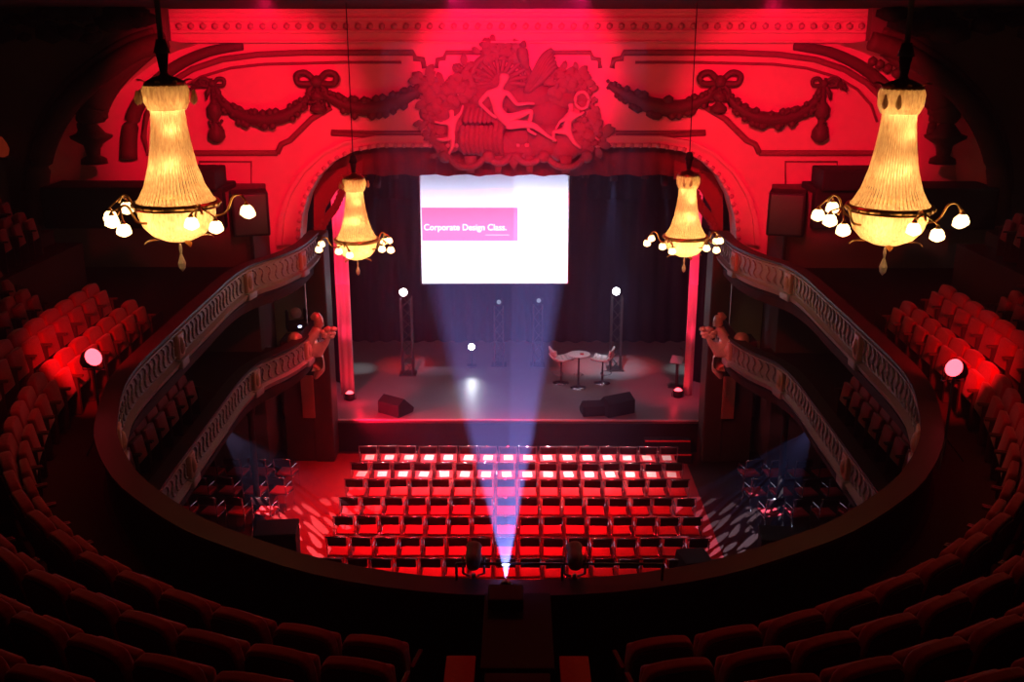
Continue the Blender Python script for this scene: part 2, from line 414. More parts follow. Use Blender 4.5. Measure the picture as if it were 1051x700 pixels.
# garlands with bows and tassels
def garland(pts, r0, r1, label, group):
    P = smooth_path([W(*q) - Vector((0, .2, 0)) for q in pts], 5); P = resample(P, .16); n = len(P); mb = MB()
    mb.tube(P, [(r0 + (r1 - r0) * math.sin(PI * i / (n - 1))) * .7 for i in range(n)], 8)
    for i, p in enumerate(P):
        rr = r0 + (r1 - r0) * math.sin(PI * i / (n - 1))
        for k in range(4):
            a = random.random() * 2 * PI
            mb.ball(p + Vector((math.cos(a) * rr * .7, -abs(math.sin(a)) * .1, math.sin(a) * rr * .7)), rr * .42, (1, .8, 1), sub=1)
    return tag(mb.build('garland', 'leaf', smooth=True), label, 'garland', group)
def bow(px, py, drop, label, wide=1.0, group=None):
    c = W(px, py) - Vector((0, .22, 0)); t = empty('garland_bow', c, 0, label, 'bow', group)
    mb = MB(); s = 1.1 * wide
    for sg in (-1, 1):
        lp = [Vector((sg * .03, 0, 0)), Vector((sg * .18 * s, -.05, .16 * s)), Vector((sg * .34 * s, -.05, .12 * s)), Vector((sg * .3 * s, -.05, -.03)), Vector((sg * .05, 0, -.02))]
        mb.tube(smooth_path(lp, 4), .06 * s, 6)
        mb.tube([Vector((sg * .03, 0, 0)), Vector((sg * .16 * s, -.04, -.2)), Vector((sg * .2 * s, -.04, -.42 * s))], [.05, .07, .03], 6)
    mb.ball((0, -.05, .02), .11 * s, sub=2)
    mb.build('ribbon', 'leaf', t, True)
    if drop:
        zz = -(W(px, py).z - W(px, py + drop).z)
        mb = MB(); mb.lathe([(0, 0), (.06, -.02), (.07, zz * .28), (.17, zz * .36), (.19, zz * .5), (.08, zz * .6), (.08, zz * .66), (.2, zz * .78), (.22, zz * .9), (.1, zz * .98), (0, zz)], (0, -.02, 0), 14)
        for i in range(22):
            zq = zz * random.uniform(.3, .95); a = random.random() * 2 * PI; mb.ball((math.cos(a) * .15, -abs(math.sin(a)) * .15, zq), .05, sub=1)
        mb.build('tassel', 'leaf', t, True)
    return t
for s in (0, 1):
    g = (lambda q: rt(q)) if s else (lambda q: q); side = 'right' if s else 'left'
    garland([g(q) for q in ((222, 90), (232, 106), (250, 118), (272, 122), (295, 118), (312, 106), (324, 92))], .10, .26, 'outer sagging dark garland on the %s panel above the stage' % side, 'garlands above the stage')
    garland([g(q) for q in ((330, 92), (345, 102), (368, 110), (395, 108), (420, 98), (440, 86))], .12, .30, 'inner dark garland running from the %s bow to the sculpture' % side, 'garlands above the stage')
    garland([g(q) for q in ((198, 92), (208, 84), (220, 82))], .06, .12, 'short end of garland beyond the %s tassel' % side, 'garlands above the stage')
    bow(*g((221, 86)), 60, 'dark bow with a long hanging tassel at the outer end of the %s garland' % side, .8, 'bows of the garlands')
    bow(*g((327, 84)), 32, 'large dark bow between the two garlands on the %s' % side, 1.3, 'bows of the garlands')

# ------------------------------------------------------------------ the relief sculpture
def skin_body(name, joints, bones, m, parent, sub=2):
    """one continuous figure grown on a skeleton"""
    me = bpy.data.meshes.new(name); names = list(joints)
    me.from_pydata([joints[k][0] for k in names], [(names.index(a), names.index(b)) for a, b in bones], [])
    o = bpy.data.objects.new(name, me); C.objects.link(o); o.parent = parent
    sk = o.modifiers.new('skin', 'SKIN'); sk.use_smooth_shade = True
    for i, k in enumerate(names):
        d = me.skin_vertices[0].data[i]; r = joints[k][1]; d.radius = (r, r) if not isinstance(r, tuple) else r
    me.skin_vertices[0].data[0].use_root = True
    ss = o.modifiers.new('sub', 'SUBSURF'); ss.levels = sub; ss.render_levels = sub
    me.materials.append(M[m]); return o
SC = empty('relief_sculpture', W(526, 172) - Vector((0, .1, 0)), 0, 'large plaster sculpture group with a seated figure over the middle of the stage arch', 'sculpture')
o0 = SC.location.copy()
def S(cx, cy, d=.4):   # crop coordinates -> local point on the sculpture
    return W(430 + cx * 200 / 933, 30 + cy * 150 / 700) - Vector((0, d, 0)) - o0
K = .0135 * .42   # metres per crop px, roughly
# rocky / cloud ground behind the figures
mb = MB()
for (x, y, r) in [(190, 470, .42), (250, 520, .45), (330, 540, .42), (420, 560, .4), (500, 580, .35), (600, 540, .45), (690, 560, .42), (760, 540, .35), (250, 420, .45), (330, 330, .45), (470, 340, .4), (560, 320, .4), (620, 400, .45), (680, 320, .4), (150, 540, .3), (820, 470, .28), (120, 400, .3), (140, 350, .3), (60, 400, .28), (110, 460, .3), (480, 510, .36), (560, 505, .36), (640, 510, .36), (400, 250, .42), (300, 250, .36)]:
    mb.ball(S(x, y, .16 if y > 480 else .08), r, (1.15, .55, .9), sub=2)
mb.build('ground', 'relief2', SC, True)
mb = MB()  # big shell arch behind the head
arc = [S(390 + 140 * math.cos(a), 240 - 128 * math.sin(a), .3) for a in [R(-20 + i * 220 / 24) for i in range(25)]]
mb.tube(arc, .085, 8); mb.tube([S(390 + 112 * math.cos(a), 240 - 100 * math.sin(a), .26) for a in [R(-10 + i * 200 / 20) for i in range(21)]], .05, 8)
for i in range(1, 24, 2):
    mb.tube([S(390, 250, .2), arc[i]], [.04, .07], 6)
mb.build('shell', 'relief2', SC, True)
mb = MB()  # wing / horn rising to the right
for i in range(7):
    t = i / 6
    P = smooth_path([S(505 + 20 * t, 300, .3), S(545 + 45 * t, 215 + 25 * t, .42 + .03 * math.sin(i)), S(590 + 55 * t, 130 + 50 * t * t, .46), S(632 + 22 * t, 92 + 95 * t * t, .36)], 4)
    mb.tube(P, [.02 + .075 * math.sin(PI * min(1, .12 + .8 * k / (len(P) - 1))) for k in range(len(P))], 7, flat=.7)
mb.build('wing', 'relief2', SC, True)
mb = MB()
mb.tube(smooth_path([S(520, 190, .35), S(500, 140, .4), S(495, 90, .4), S(505, 55, .35)], 4), [.04, .07, .1, .13, .13, .14, .14, .13, .12, .1, .08, .06, .03], 8)
mb.build('torch', 'relief2', SC, True)
def flowers(name, spots, r=.12, n=9, m='relief2'):
    mb = MB()
    for (x, y) in spots:
        c = S(x, y, .3)
        for i in range(n):
            a = random.random() * 2 * PI; q = random.uniform(.2, 1)
            L = r * random.uniform(1.2, 2.4)
            mb.leaf(c + Vector((math.cos(a) * r * q, -random.random() * .1, math.sin(a) * r * q)), L, L * .33, Matrix.Rotation(a - PI / 2, 3, 'Y').transposed() @ Matrix.Rotation(R(60), 3, 'X'))
        mb.ball(c, r * .8, (1, .7, 1), sub=1)
        for i in range(4): mb.ball(c + Vector((random.uniform(-1, 1) * r * 1.4, -.03, random.uniform(-1, 1) * r * 1.4)), r * .45, sub=1)
    return mb.build(name, m, SC, True)
flowers('flower_cluster', [(330, 95), (355, 80), (380, 110), (310, 125), (440, 80), (455, 105)], .11)
flowers('flower_cluster', [(640, 225), (680, 210), (720, 225), (755, 215), (700, 260), (770, 250), (660, 265)], .13)
flowers('flower_cluster', [(30, 240), (60, 270), (90, 300), (130, 270), (190, 220), (220, 200), (100, 340), (60, 330), (230, 260), (170, 300)], .14)
flowers('flower_cluster', [(790, 430), (830, 460), (860, 500), (800, 480), (840, 540), (780, 520), (820, 360), (810, 300)], .13)
flowers('flower_cluster', [(40, 440), (70, 500), (110, 540), (100, 590), (60, 400)], .12)
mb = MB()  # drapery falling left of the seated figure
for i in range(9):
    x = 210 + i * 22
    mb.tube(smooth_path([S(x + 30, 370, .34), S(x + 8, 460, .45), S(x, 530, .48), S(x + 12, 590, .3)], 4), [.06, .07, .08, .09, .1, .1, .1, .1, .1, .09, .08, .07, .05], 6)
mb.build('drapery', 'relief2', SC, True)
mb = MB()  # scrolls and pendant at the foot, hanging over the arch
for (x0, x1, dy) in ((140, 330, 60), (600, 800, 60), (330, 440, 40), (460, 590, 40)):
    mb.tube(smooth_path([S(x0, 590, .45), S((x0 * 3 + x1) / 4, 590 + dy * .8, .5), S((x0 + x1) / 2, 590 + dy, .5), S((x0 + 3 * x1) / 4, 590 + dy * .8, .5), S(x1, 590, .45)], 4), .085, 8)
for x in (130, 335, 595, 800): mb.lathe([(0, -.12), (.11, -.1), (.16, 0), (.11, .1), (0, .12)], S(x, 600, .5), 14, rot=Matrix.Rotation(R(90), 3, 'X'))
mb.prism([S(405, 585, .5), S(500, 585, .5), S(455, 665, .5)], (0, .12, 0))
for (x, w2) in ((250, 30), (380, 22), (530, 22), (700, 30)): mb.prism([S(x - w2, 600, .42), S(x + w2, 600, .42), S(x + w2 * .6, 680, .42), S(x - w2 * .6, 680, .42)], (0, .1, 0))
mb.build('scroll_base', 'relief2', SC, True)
# main seated figure
J = dict(pelvis=(S(405, 428, .62), .17), waist=(S(378, 375, .60), .135), chest=(S(375, 315, .60), .165), neck=(S(398, 262, .62), .06), skull=(S(410, 228, .64), .15), crown=(S(413, 203, .64), .12),
         shl=(S(335, 298, .62), .075), ell=(S(293, 345, .66), .055), wrl=(S(350, 400, .66), .04), hl=(S(375, 415, .68), .035),
         shr=(S(425, 295, .66), .07), elr=(S(470, 352, .74), .052), wrr=(S(525, 345, .78), .036), hr=(S(552, 348, .78), .03),
         hipl=(S(430, 440, .68), .13), knl=(S(545, 445, .84), .085), anl=(S(615, 500, .76), .045), ftl=(S(655, 522, .78), .035),
         hipr=(S(440, 415, .72), .12), knr=(S(540, 378, .86), .08), anr=(S(520, 470, .78), .045), ftr=(S(560, 492, .80), .035))
skin_body('seated_figure', J, [('pelvis', 'waist'), ('waist', 'chest'), ('chest', 'neck'), ('neck', 'skull'), ('skull', 'crown'), ('chest', 'shl'), ('shl', 'ell'), ('ell', 'wrl'), ('wrl', 'hl'), ('chest', 'shr'), ('shr', 'elr'), ('elr', 'wrr'), ('wrr', 'hr'),
          ('pelvis', 'hipl'), ('hipl', 'knl'), ('knl', 'anl'), ('anl', 'ftl'), ('pelvis', 'hipr'), ('hipr', 'knr'), ('knr', 'anr'), ('anr', 'ftr')], 'relief', SC)
J = dict(pelvis=(S(160, 495, .5), .10), chest=(S(165, 435, .5), .10), neck=(S(163, 405, .5), .05), skull=(S(160, 376, .5), .11), ell=(S(115, 442, .55), .035), hl=(S(82, 435, .55), .025),
         elr=(S(205, 395, .55), .035), hr=(S(217, 355, .55), .025), hipl=(S(150, 515, .52), .07), knl=(S(120, 520, .6), .05), ftl=(S(92, 515, .55), .03), hipr=(S(168, 515, .52), .07), knr=(S(165, 555, .56), .052), ftr=(S(145, 595, .5), .035))
skin_body('cherub', J, [('pelvis', 'chest'), ('chest', 'neck'), ('neck', 'skull'), ('chest', 'ell'), ('ell', 'hl'), ('chest', 'elr'), ('elr', 'hr'), ('pelvis', 'hipl'), ('hipl', 'knl'), ('knl', 'ftl'), ('pelvis', 'hipr'), ('hipr', 'knr'), ('knr', 'ftr')], 'relief', SC)
J = dict(pelvis=(S(700, 470, .55), .11), chest=(S(720, 405, .55), .11), neck=(S(724, 374, .55), .05), skull=(S(722, 345, .56), .11), ell=(S(670, 435, .6), .035), hl=(S(650, 470, .6), .028),
         elr=(S(770, 400, .6), .035), hr=(S(785, 385, .62), .028), hipl=(S(685, 480, .6), .08), knl=(S(640, 478, .68), .055), ftl=(S(640, 530, .6), .035), hipr=(S(715, 490, .6), .08), knr=(S(735, 530, .66), .055), ftr=(S(770, 560, .56), .035))
skin_body('cherub', J, [('pelvis', 'chest'), ('chest', 'neck'), ('neck', 'skull'), ('chest', 'ell'), ('ell', 'hl'), ('chest', 'elr'), ('elr', 'hr'), ('pelvis', 'hipl'), ('hipl', 'knl'), ('knl', 'ftl'), ('pelvis', 'hipr'), ('hipr', 'knr'), ('knr', 'ftr')], 'relief', SC)
mb = MB(); mb.tube([S(775 + 32 * math.cos(a), 335 - 40 * math.sin(a), .5) for a in [2 * PI * i / 16 for i in range(17)]], .045, 8)
mb.build('wreath', 'relief', SC, True)

# ------------------------------------------------------------------ stage
SZ = .95
tag(MB().box((0, 30.2, SZ / 2), (17, 8.4, SZ), bev=.02).build('stage_platform', 'stage'), kind='structure')
tag(MB().box((0, 25.98, SZ / 2 - .05), (12.4, .05, SZ - .12)).build('stage_fascia', 'dark'), kind='structure')
tag(MB().box((0, 25.99, SZ - .02), (10.6, .06, .045), bev=.012).build('stage_edge_strip', 'white'), 'pale nosing strip along the front edge of the stage', kind='structure')
for sx, nm in ((-1, 'wall_stage_left'), (1, 'wall_stage_right')): tag(MB().box((sx * 8.6, 30.4, 5.5), (.2, 7.6, 11)).build(nm, 'curtain'), kind='structure')
def cloth(x0, x1, y, z0, z1, amp, wave, m, name, label, cat, group=None, scal=0, fold=14):
    """hanging cloth with real folds; scal > 0 scallops the lower hem"""
    mb = MB(); n = int((x1 - x0) / wave * 8) + 1; A, B = [], []
    for i in range(n + 1):
        x = x0 + (x1 - x0) * i / n; yy = y + amp * math.sin(2 * PI * (x - x0) / wave) + amp * .4 * math.sin(2.3 * (x - x0) / wave + 1)
        A.append(Vector((x, yy, z1))); B.append(Vector((x, yy * 1 + 0, z0 + scal * abs(math.sin(PI * (x - x0) / (wave * 2))))))
    mid = [a.lerp(b, .5) for a, b in zip(A, B)]
    mb.strip(A, mid); mb.strip(mid, B)
    o = mb.build(name, m, smooth=True)
    md = o.modifiers.new('thickness', 'SOLIDIFY'); md.thickness = .02
    return tag(o, label, cat, group)
cloth(-8.4, 8.4, 33.4, SZ, 10.8, .12, .5, 'curtain', 'backdrop_curtain', 'black pleated curtain closing the back of the stage', 'curtain')
cloth(-7.8, -5.25, 29.2, SZ, 10.4, .08, .35, 'curtain', 'wing_curtain', 'black wing curtain on the left of the stage', 'curtain', 'black wing curtains')
cloth(5.25, 7.8, 29.2, SZ, 10.4, .08, .35, 'curtain', 'wing_curtain', 'black wing curtain on the right of the stage', 'curtain', 'black wing curtains')
zl = at(530, 181, Y=26.8).z
cloth(-5.2, 5.3, 26.8, zl, 9.2, .05, .42, 'valance', 'stage_valance', 'red scalloped valance hanging under the stage arch', 'valance', scal=.05)
# corner swags of the valance
for s in (0, 1):
    g = rt if s else (lambda q: q); side = 'right' if s else 'left'
    mb = MB(); pts = [at(*g(q), Y=26.72) for q in ((322, 182), (322, 240), (330, 236), (334, 214), (345, 196), (358, 186), (372, 184), (372, 165))]
    mb.prism(pts, (0, .08, 0))
    for i in range(16):
        a = i / 15; p = pts[2].lerp(pts[5], a); mb.ball(p + Vector((0, -.05, .05 * math.sin(a * 9))), .12, (1, .6, 1.3), sub=1)
    tag(mb.build('valance_swag', 'valance', smooth=False), 'gathered red swag at the %s corner of the stage opening' % side, 'valance', 'corner swags of the valance')
cloth(-5.20, -4.80, 28.0, SZ, 7.6, .025, .2, 'drape', 'lit_drape', 'narrow pale drape glowing pink at the left of the stage', 'drape', 'narrow pink lit drapes')
cloth(4.84, 5.10, 28.0, SZ, 7.6, .025, .2, 'drape', 'lit_drape', 'narrow pale drape glowing pink at the right of the stage', 'drape', 'narrow pink lit drapes')

# projection screen, lit by the projector on the balcony
SY = 29.5
c00, c11 = at(433, 291, Y=SY), at(585, 174, Y=SY)
scx, scz, sw, sh = (c00.x + c11.x) / 2, (c00.z + c11.z) / 2, c11.x - c00.x, c11.z - c00.z
SCR = empty('projection_screen', (scx, SY, c00.z), 0, 'bright white projection screen hanging over the stage showing a pink banner', 'screen')
MB().box((0, 0, sh / 2), (sw, .03, sh), bev=.004).build('screen_cloth', 'screen', SCR)
mb = MB()
for sg in (-1, 1): mb.box((sg * (sw / 2 + .03), .01, sh / 2), (.06, .06, sh + .1), bev=.01)
mb.box((0, .01, -.03), (sw + .12, .06, .06), bev=.01); mb.box((0, .01, sh + .03), (sw + .12, .06, .06), bev=.01)
mb.build('screen_frame', 'dark', SCR)
mb = MB()
for sg in (-1, 1): mb.tube([(sg * sw * .4, .02, sh), (sg * sw * .4, .02, 11.64 - c00.z)], .012, 6)
mb.build('hanging_wire', 'steel', SCR)
b0, b1 = at(433.5, 247, Y=SY), at(531.5, 213, Y=SY)
MB().box(((b0.x + b1.x) / 2 - scx, -.02, (b0.z + b1.z) / 2 - c00.z), (b1.x - b0.x, .006, b1.z - b0.z)).build('slide_banner', 'banner', SCR)
cu = bpy.data.curves.new('slide_text', 'FONT'); cu.body = 'Corporate Design Class.'; cu.size = 1; cu.extrude = .004; cu.offset = .012
tmp = bpy.data.objects.new('tmp_text', cu); C.objects.link(tmp); bpy.context.view_layer.update()
me = bpy.data.meshes.new_from_object(tmp.evaluated_get(bpy.context.evaluated_depsgraph_get())); bpy.data.objects.remove(tmp)
tw = max(v.co.x for v in me.vertices); t0, t1 = at(435, 236, Y=SY), at(520, 236, Y=SY); k = (t1.x - t0.x) / tw
me.materials.clear(); me.materials.append(M['paper'])
tx = bpy.data.objects.new('slide_text', me); C.objects.link(tx); tx.parent = SCR; tx.rotation_euler = (R(90), 0, 0); tx.scale = (k, k * 1.05, 1)
tx.location = (t0.x - scx, -.03, t0.z - c00.z); tx['label'] = 'white slide title lettering'
ul = MB().box(((at(497, 241, Y=SY).x + at(524, 241, Y=SY).x) / 2 - scx, -.027, at(510, 241, Y=SY).z - c00.z), (.7, .004, .03)).build('slide_rule', 'grey', SCR)

# the projector on the balcony box
PP = Vector((-.10, 7.62, 6.50))
pj = spot('projector_beam', PP + Vector((0, .27, 0)), (scx, SY, scz), 92000, (.54, .58, 1.0), 20, 0, .012)
dist = (Vector((scx, SY, scz)) - PP).length
gobo(pj, 'frame', hw=sw / 2 / dist * 1.0, hh=sh / 2 / dist * 1.0, split=.26 * sw / 2 / dist, gain=.24, spill=.001)

# furniture on the stage
def disc_base(mb, r, z=0): mb.lathe([(0, z), (r, z), (r, z + .012), (r * .5, z + .03), (.04, z + .06), (0, z + .06)], (0, 0, 0), 24)
def bar_stool(loc, rz, label):
    t = empty('bar_stool', loc, rz, label, 'bar stool', 'white bar stools on the stage')
    mb = MB(); disc_base(mb, .22); mb.build('base', 'chrome', t, True)
    MB().tube([(0, 0, .05), (0, 0, .70)], .025, 12).build('pole', 'steel', t, True)
    mb = MB(); mb.tube([(.2 * math.cos(a), .10 + .14 * math.sin(a), .3) for a in [2 * PI * i / 16 for i in range(17)]], .01, 6); mb.tube([(0, 0, .3), (0, -.04, .3)], .012, 6); mb.build('footrest', 'chrome', t, True)
    mb = MB(); n = 10; A = []
    prof = [(.27, .74), (.20, .715), (.08, .70), (-.08, .70), (-.18, .73), (-.24, .80), (-.27, .90), (-.28, .99)]
    up = [[Vector(((i / n - .5) * .46, -y, z + .05 * abs(i / n - .5) ** 2 * 4)) for i in range(n + 1)] for (y, z) in prof]
    for a, b in zip(up, up[1:]): mb.strip(a, b)
    st = mb.build('seat', 'white', t, True); st.modifiers.new('t', 'SOLIDIFY').thickness = .05; t.scale = (1.12, 1.12, 1.08)
    return t
bar_stool((1.30, 29.06, SZ), R(-70 + 180), 'white shell bar stool to the left of the round table on stage')
bar_stool((2.55, 29.06, SZ), R(70 + 180), 'white shell bar stool to the right of the round table on stage')
t = empty('bar_table', (1.80, 28.62, SZ), 0, 'round white topped high table between the two bar stools on stage', 'table')
mb = MB(); disc_base(mb, .24); mb.build('base', 'chrome', t, True)
MB().tube([(0, 0, .05), (0, 0, 1.03)], .03, 12).build('pole', 'steel', t, True)
mb = MB(); mb.lathe([(0, 1.03), (.30, 1.03), (.34, 1.045), (.34, 1.06), (.31, 1.07), (0, 1.07)], (0, 0, 0), 32); mb.build('tabletop', 'white', t, True)
mb = MB(); mb.tube([(.14 * math.cos(a), .14 * math.sin(a), .42) for a in [2 * PI * i / 16 for i in range(17)]], .009, 6)
for a in (0, PI / 2, PI, 1.5 * PI): mb.tube([(0, 0, .42), (.14 * math.cos(a), .14 * math.sin(a), .42)], .007, 5)
mb.build('footrest', 'chrome', t, True)
mb = MB().box((.09, -.05, 1.078), (.11, .15, .012), bev=.003); tag(mb.build('notepad', 'cushion', loc=t.location), 'small reddish notepad lying on the round high table', 'notepad')
# stage monitors
def wedge(loc, rz, s, label):
    t = empty('stage_monitor', loc, rz, label, 'loudspeaker', 'black wedge monitors at the stage edge')
    prof = [(-.26, 0), (.26, 0), (.30, .10), (-.05, .42), (-.26, .30)]
    MB().prism([Vector((-.33 * s, y * s, z * s)) for y, z in prof], (.66 * s, 0, 0)).build('cabinet', 'dark', t)
    a = Vector((0, .30 * s, .10 * s)); b = Vector((0, -.05 * s, .42 * s)); dn = (b - a); nrm = Vector((0, dn.z, -dn.y)).normalized()
    rot = Vector((0, 0, 1)).rotation_difference(nrm).to_matrix()
    MB().box((a + b) / 2 + nrm * .008, (.58 * s, dn.length * .86, .015), rot, bev=.004).build('grille', 'dark', t)
    return t
wedge((-3.42, 26.55, SZ), R(-35), 1.15, 'black wedge monitor at the left of the stage front edge')
wedge((2.72, 26.62, SZ), R(28), 1.3, 'larger black wedge monitor tilted up at the right of the stage front')
wedge((2.08, 26.5, SZ), R(8), .95, 'low black wedge monitor just left of the larger right one')
# towers with lamps
def tower(px, base, lamp_px, lens, label, w_=.32):
    """square lattice tower with a round lamp on top"""
    x, y = base; zt = at(*lamp_px, Y=y).z; h = zt - SZ - .16
    t = empty('lamp_tower', (x, y, SZ), 0, label, 'truss tower', 'lamp towers at the back of the stage')
    mb = MB(); a = w_ / 2
    for sx in (-1, 1):
        for sy in (-1, 1): mb.tube([(sx * a, sy * a, .02), (sx * a, sy * a, h)], .025, 6)
    nb = max(3, int(h / .35))
    for i in range(nb):
        z0, z1 = h * i / nb, h * (i + 1) / nb
        for (p, q) in (((-a, -a), (a, -a)), ((a, -a), (a, a)), ((a, a), (-a, a)), ((-a, a), (-a, -a))):
            mb.tube([(p[0], p[1], z0 + .02), (q[0], q[1], z1)], .01, 4, cap=False)
    mb.build('lattice', 'steel', t)
    MB().box((0, 0, .015), (w_ + .2, w_ + .2, .03), bev=.008).build('base_plate', 'steel', t)
    lx = at(*lamp_px, Y=y).x - x
    rot = (Vector((0, 0, EYE)) - Vector((x, y, zt))).to_track_quat('Z', 'Y').to_matrix()
    mb = MB(); mb.lathe([(.07, -.2), (.12, -.18), (.14, 0), (.145, .02), (.13, .02)], (lx, 0, h + .16), 20, rot); mb.tube([(lx, 0, h - .02), (lx, 0, h + .05)], .02, 6); mb.build('lamp_housing', 'dark', t, True)
    r = .115 if lens == 'whitelamp' else .07
    MB().lathe([(0, .03), (r * .7, .025), (r, .01)], (lx, 0, h + .16), 20, rot).build('lamp_lens', lens, t, True)
    return t, Vector((x + lx, y, zt))
tower(0, (-3.42, 29.9), (414, 300), 'whitelamp', 'lattice tower with a white lamp on the left of the stage')
tower(0, (3.06, 30.4), (632.5, 299), 'whitelamp', 'lattice tower with a bright white lamp on the right of the stage')
tower(0, (-.61, 30.8), (512, 310), 'dimlamp', 'lattice tower with an almost dark lamp left of the beam below the screen', .28)
tower(0, (.62, 30.8), (553, 308.5), 'dimlamp', 'lattice tower with a dim bluish lamp right of the beam below the screen', .28)
for p in (at(414, 300, Y=29.5), at(632.5, 299, Y=29.9)): point('tower_glow', p + Vector((0, -.2, .05)), 22, (.75, .85, 1), .06)
# low floor lamp
lp = at(484, 356, Y=30.65)
t = empty('floor_lamp_stand', (lp.x, 30.65, SZ), 0, 'white lamp on a low stand in the middle of the stage floor', 'stage lamp')
mb = MB(); mb.box((0, 0, .02), (.3, .3, .03), bev=.008); mb.tube([(0, 0, .03), (0, 0, lp.z - SZ - .12)], .02, 8); mb.build('stand', 'steel', t)
rot = (Vector((0, 0, EYE)) - lp).to_track_quat('Z', 'Y').to_matrix()
MB().lathe([(.05, -.18), (.10, -.16), (.12, 0), (.10, .01)], (0, 0, lp.z - SZ), 20, rot).build('lamp_housing', 'dark', t, True)
MB().lathe([(0, .03), (.07, .025), (.10, .01)], (0, 0, lp.z - SZ), 20, rot).build('lamp_lens', 'whitelamp', t, True)
spot('floor_lamp_beam', lp + Vector((0, -.12, .03)), (lp.x + .15, 27.6, SZ), 60, (.8, .85, 1), 50, .8, .06)
# red uplights at the feet of the drapes
def uplight(px, py, X, Y, label):
    t = empty('floor_uplight', (X, Y, SZ), 0, label, 'stage lamp', 'red uplights at the drapes')
    MB().lathe([(0, .0), (.12, 0), (.14, .05), (.14, .2), (.125, .21), (.12, .19)], (0, 0, 0), 20).build('lamp_housing', 'dark', t, True)
    MB().lathe([(0, .27), (.07, .255), (.12, .195)], (0, 0, 0), 20).build('lamp_lens', 'redlamp', t, True)
    mb = MB(); mb.tube([(-.17, 0, .02), (-.17, 0, .14), (-.13, 0, .16)], .01, 6); mb.tube([(.17, 0, .02), (.17, 0, .14), (.13, 0, .16)], .01, 6); mb.tube([(-.17, 0, .015), (.17, 0, .015)], .012, 6); mb.build('bracket', 'steel', t)
uplight(0, 0, -4.86, 27.55, 'red uplight on the stage floor in front of the left pink drape')
uplight(0, 0, 4.66, 27.85, 'red uplight on the stage floor beside the right pink drape')
for x in (-4.98, 4.98):
    spot('drape_red', (x, 27.25, SZ + .3), (x, 28.0, 5.2), 900, (1, .02, .10), 34, .7, .08)
    spot('drape_red', (x, 27.1, 8.6), (x, 28.0, 4.2), 1300, (1, .02, .10), 34, .7, .08)  # added overhead lamp brightening the upper half of the drape
point('drape_glow', (-4.55, 27.2, SZ + .35), 14, RED, .08); point('drape_glow', (4.5, 27.5, SZ + .35), 6, RED, .08)
spot('stage_front_red', (-4.7, 24.9, 1.55), (-3.2, 26.5, SZ), 700, RED, 70, .9, .1)  # unseen lamp standing in for uplight spill on the stage front
# pale lectern in the right wing
t = empty('lectern', (at(691, 372, Z=1.5).x, 28.7, SZ), R(-25), 'small pale lectern standing at the right edge of the stage', 'lectern')
MB().box((0, 0, .02), (.4, .34, .04), bev=.01).build('base', 'steel', t)
MB().box((0, .05, .42), (.08, .05, .80), bev=.01).build('post', 'steel', t)
MB().box((0, 0, .86), (.38, .32, .03), Matrix.Rotation(R(28), 3, 'X'), bev=.01).build('desk', 'grey', t)
mb = MB(); mb.tube([(.12, .1, .92), (.14, .12, 1.1), (.10, .02, 1.22)], .008, 6); mb.ball((.10, .0, 1.23), .025); mb.build('microphone', 'steel', t)
spot('furniture_light', (2.6, 26.9, 7.0), (1.9, 28.8, 1.6), 150, (1, .78, .85), 26, .8, .1)  # extra unseen spot that lifts the stools and table
# overhead fittings just under the valance
def par(loc, tgt, lens, label, r=.10, group='overhead lamps under the stage arch'):
    loc = Vector(loc); d = (Vector(tgt) - loc).normalized(); t = empty('overhead_lamp', loc, 0, label, 'stage lamp', group)
    rot = d.to_track_quat('Z', 'Y').to_matrix()
    MB().lathe([(0, -.26), (r * .7, -.24), (r, -.1), (r, .06), (r * .9, .06)], (0, 0, 0), 18, rot).build('lamp_housing', 'dark', t, True)
    MB().lathe([(0, .03), (r * .85, .03)], (0, 0, 0), 18, rot).build('lamp_lens', lens, t)
    mb = MB(); mb.tube([(0, 0, .0), (0, .1, z0 + .4 - loc.z)], .015, 6); mb.build('bracket', 'steel', t)
    return t
z0 = at(530, 186, Y=28.3).z
lb = MB(); lb.tube([(-5.2, 28.3, z0 + .4), (5.3, 28.3, z0 + .4)], .03, 8)
for x in (-4.8, 0, 4.8): lb.tube([(x, 28.3, z0 + .4), (x, 28.3, 11.64)], .008, 5)
tag(lb.build('lighting_bar', 'steel'), 'horizontal steel bar carrying the overhead stage lamps', 'lighting bar')
def top(px, py, dx, dy, power, col, deg, lens, label):
    p = at(px, py, Y=28.2); tg = p + Vector((dx, dy, -5)); par(p, tg, lens, label)
    spot('top_beam', p + (tg - p).normalized() * .1, tg + Vector((0, 1.5, 0)), power, col, deg, 1, .03)
top(387, 190, -.9, .3, 900, (.8, .88, 1), 12, 'whitelamp', 'small white overhead lamp near the left end of the stage opening')
top(682, 188, .9, .3, 900, (.8, .88, 1), 12, 'whitelamp', 'small white overhead lamp near the right end of the stage opening')
top(630, 183, .15, .4, 1600, (.6, .72, 1), 26, 'dimlamp', 'overhead lamp throwing a pale blue cone right of the screen')
top(601, 180, .1, .5, 2200, (1, .02, .02), 20, 'dimlamp', 'overhead lamp throwing a red beam just right of the screen')
top(662, 181, .1, .5, 1600, (1, .02, .02), 20, 'dimlamp', 'overhead lamp throwing a red beam between the cone and right lamp')
top(405, 181, -.1, .5, 2200, (1, .02, .02), 20, 'dimlamp', 'overhead lamp throwing a red beam just left of the screen')
top(425, 180, .1, .4, 500, (.5, .6, 1), 20, 'dimlamp', 'overhead lamp throwing a faint blue beam at the left screen edge')
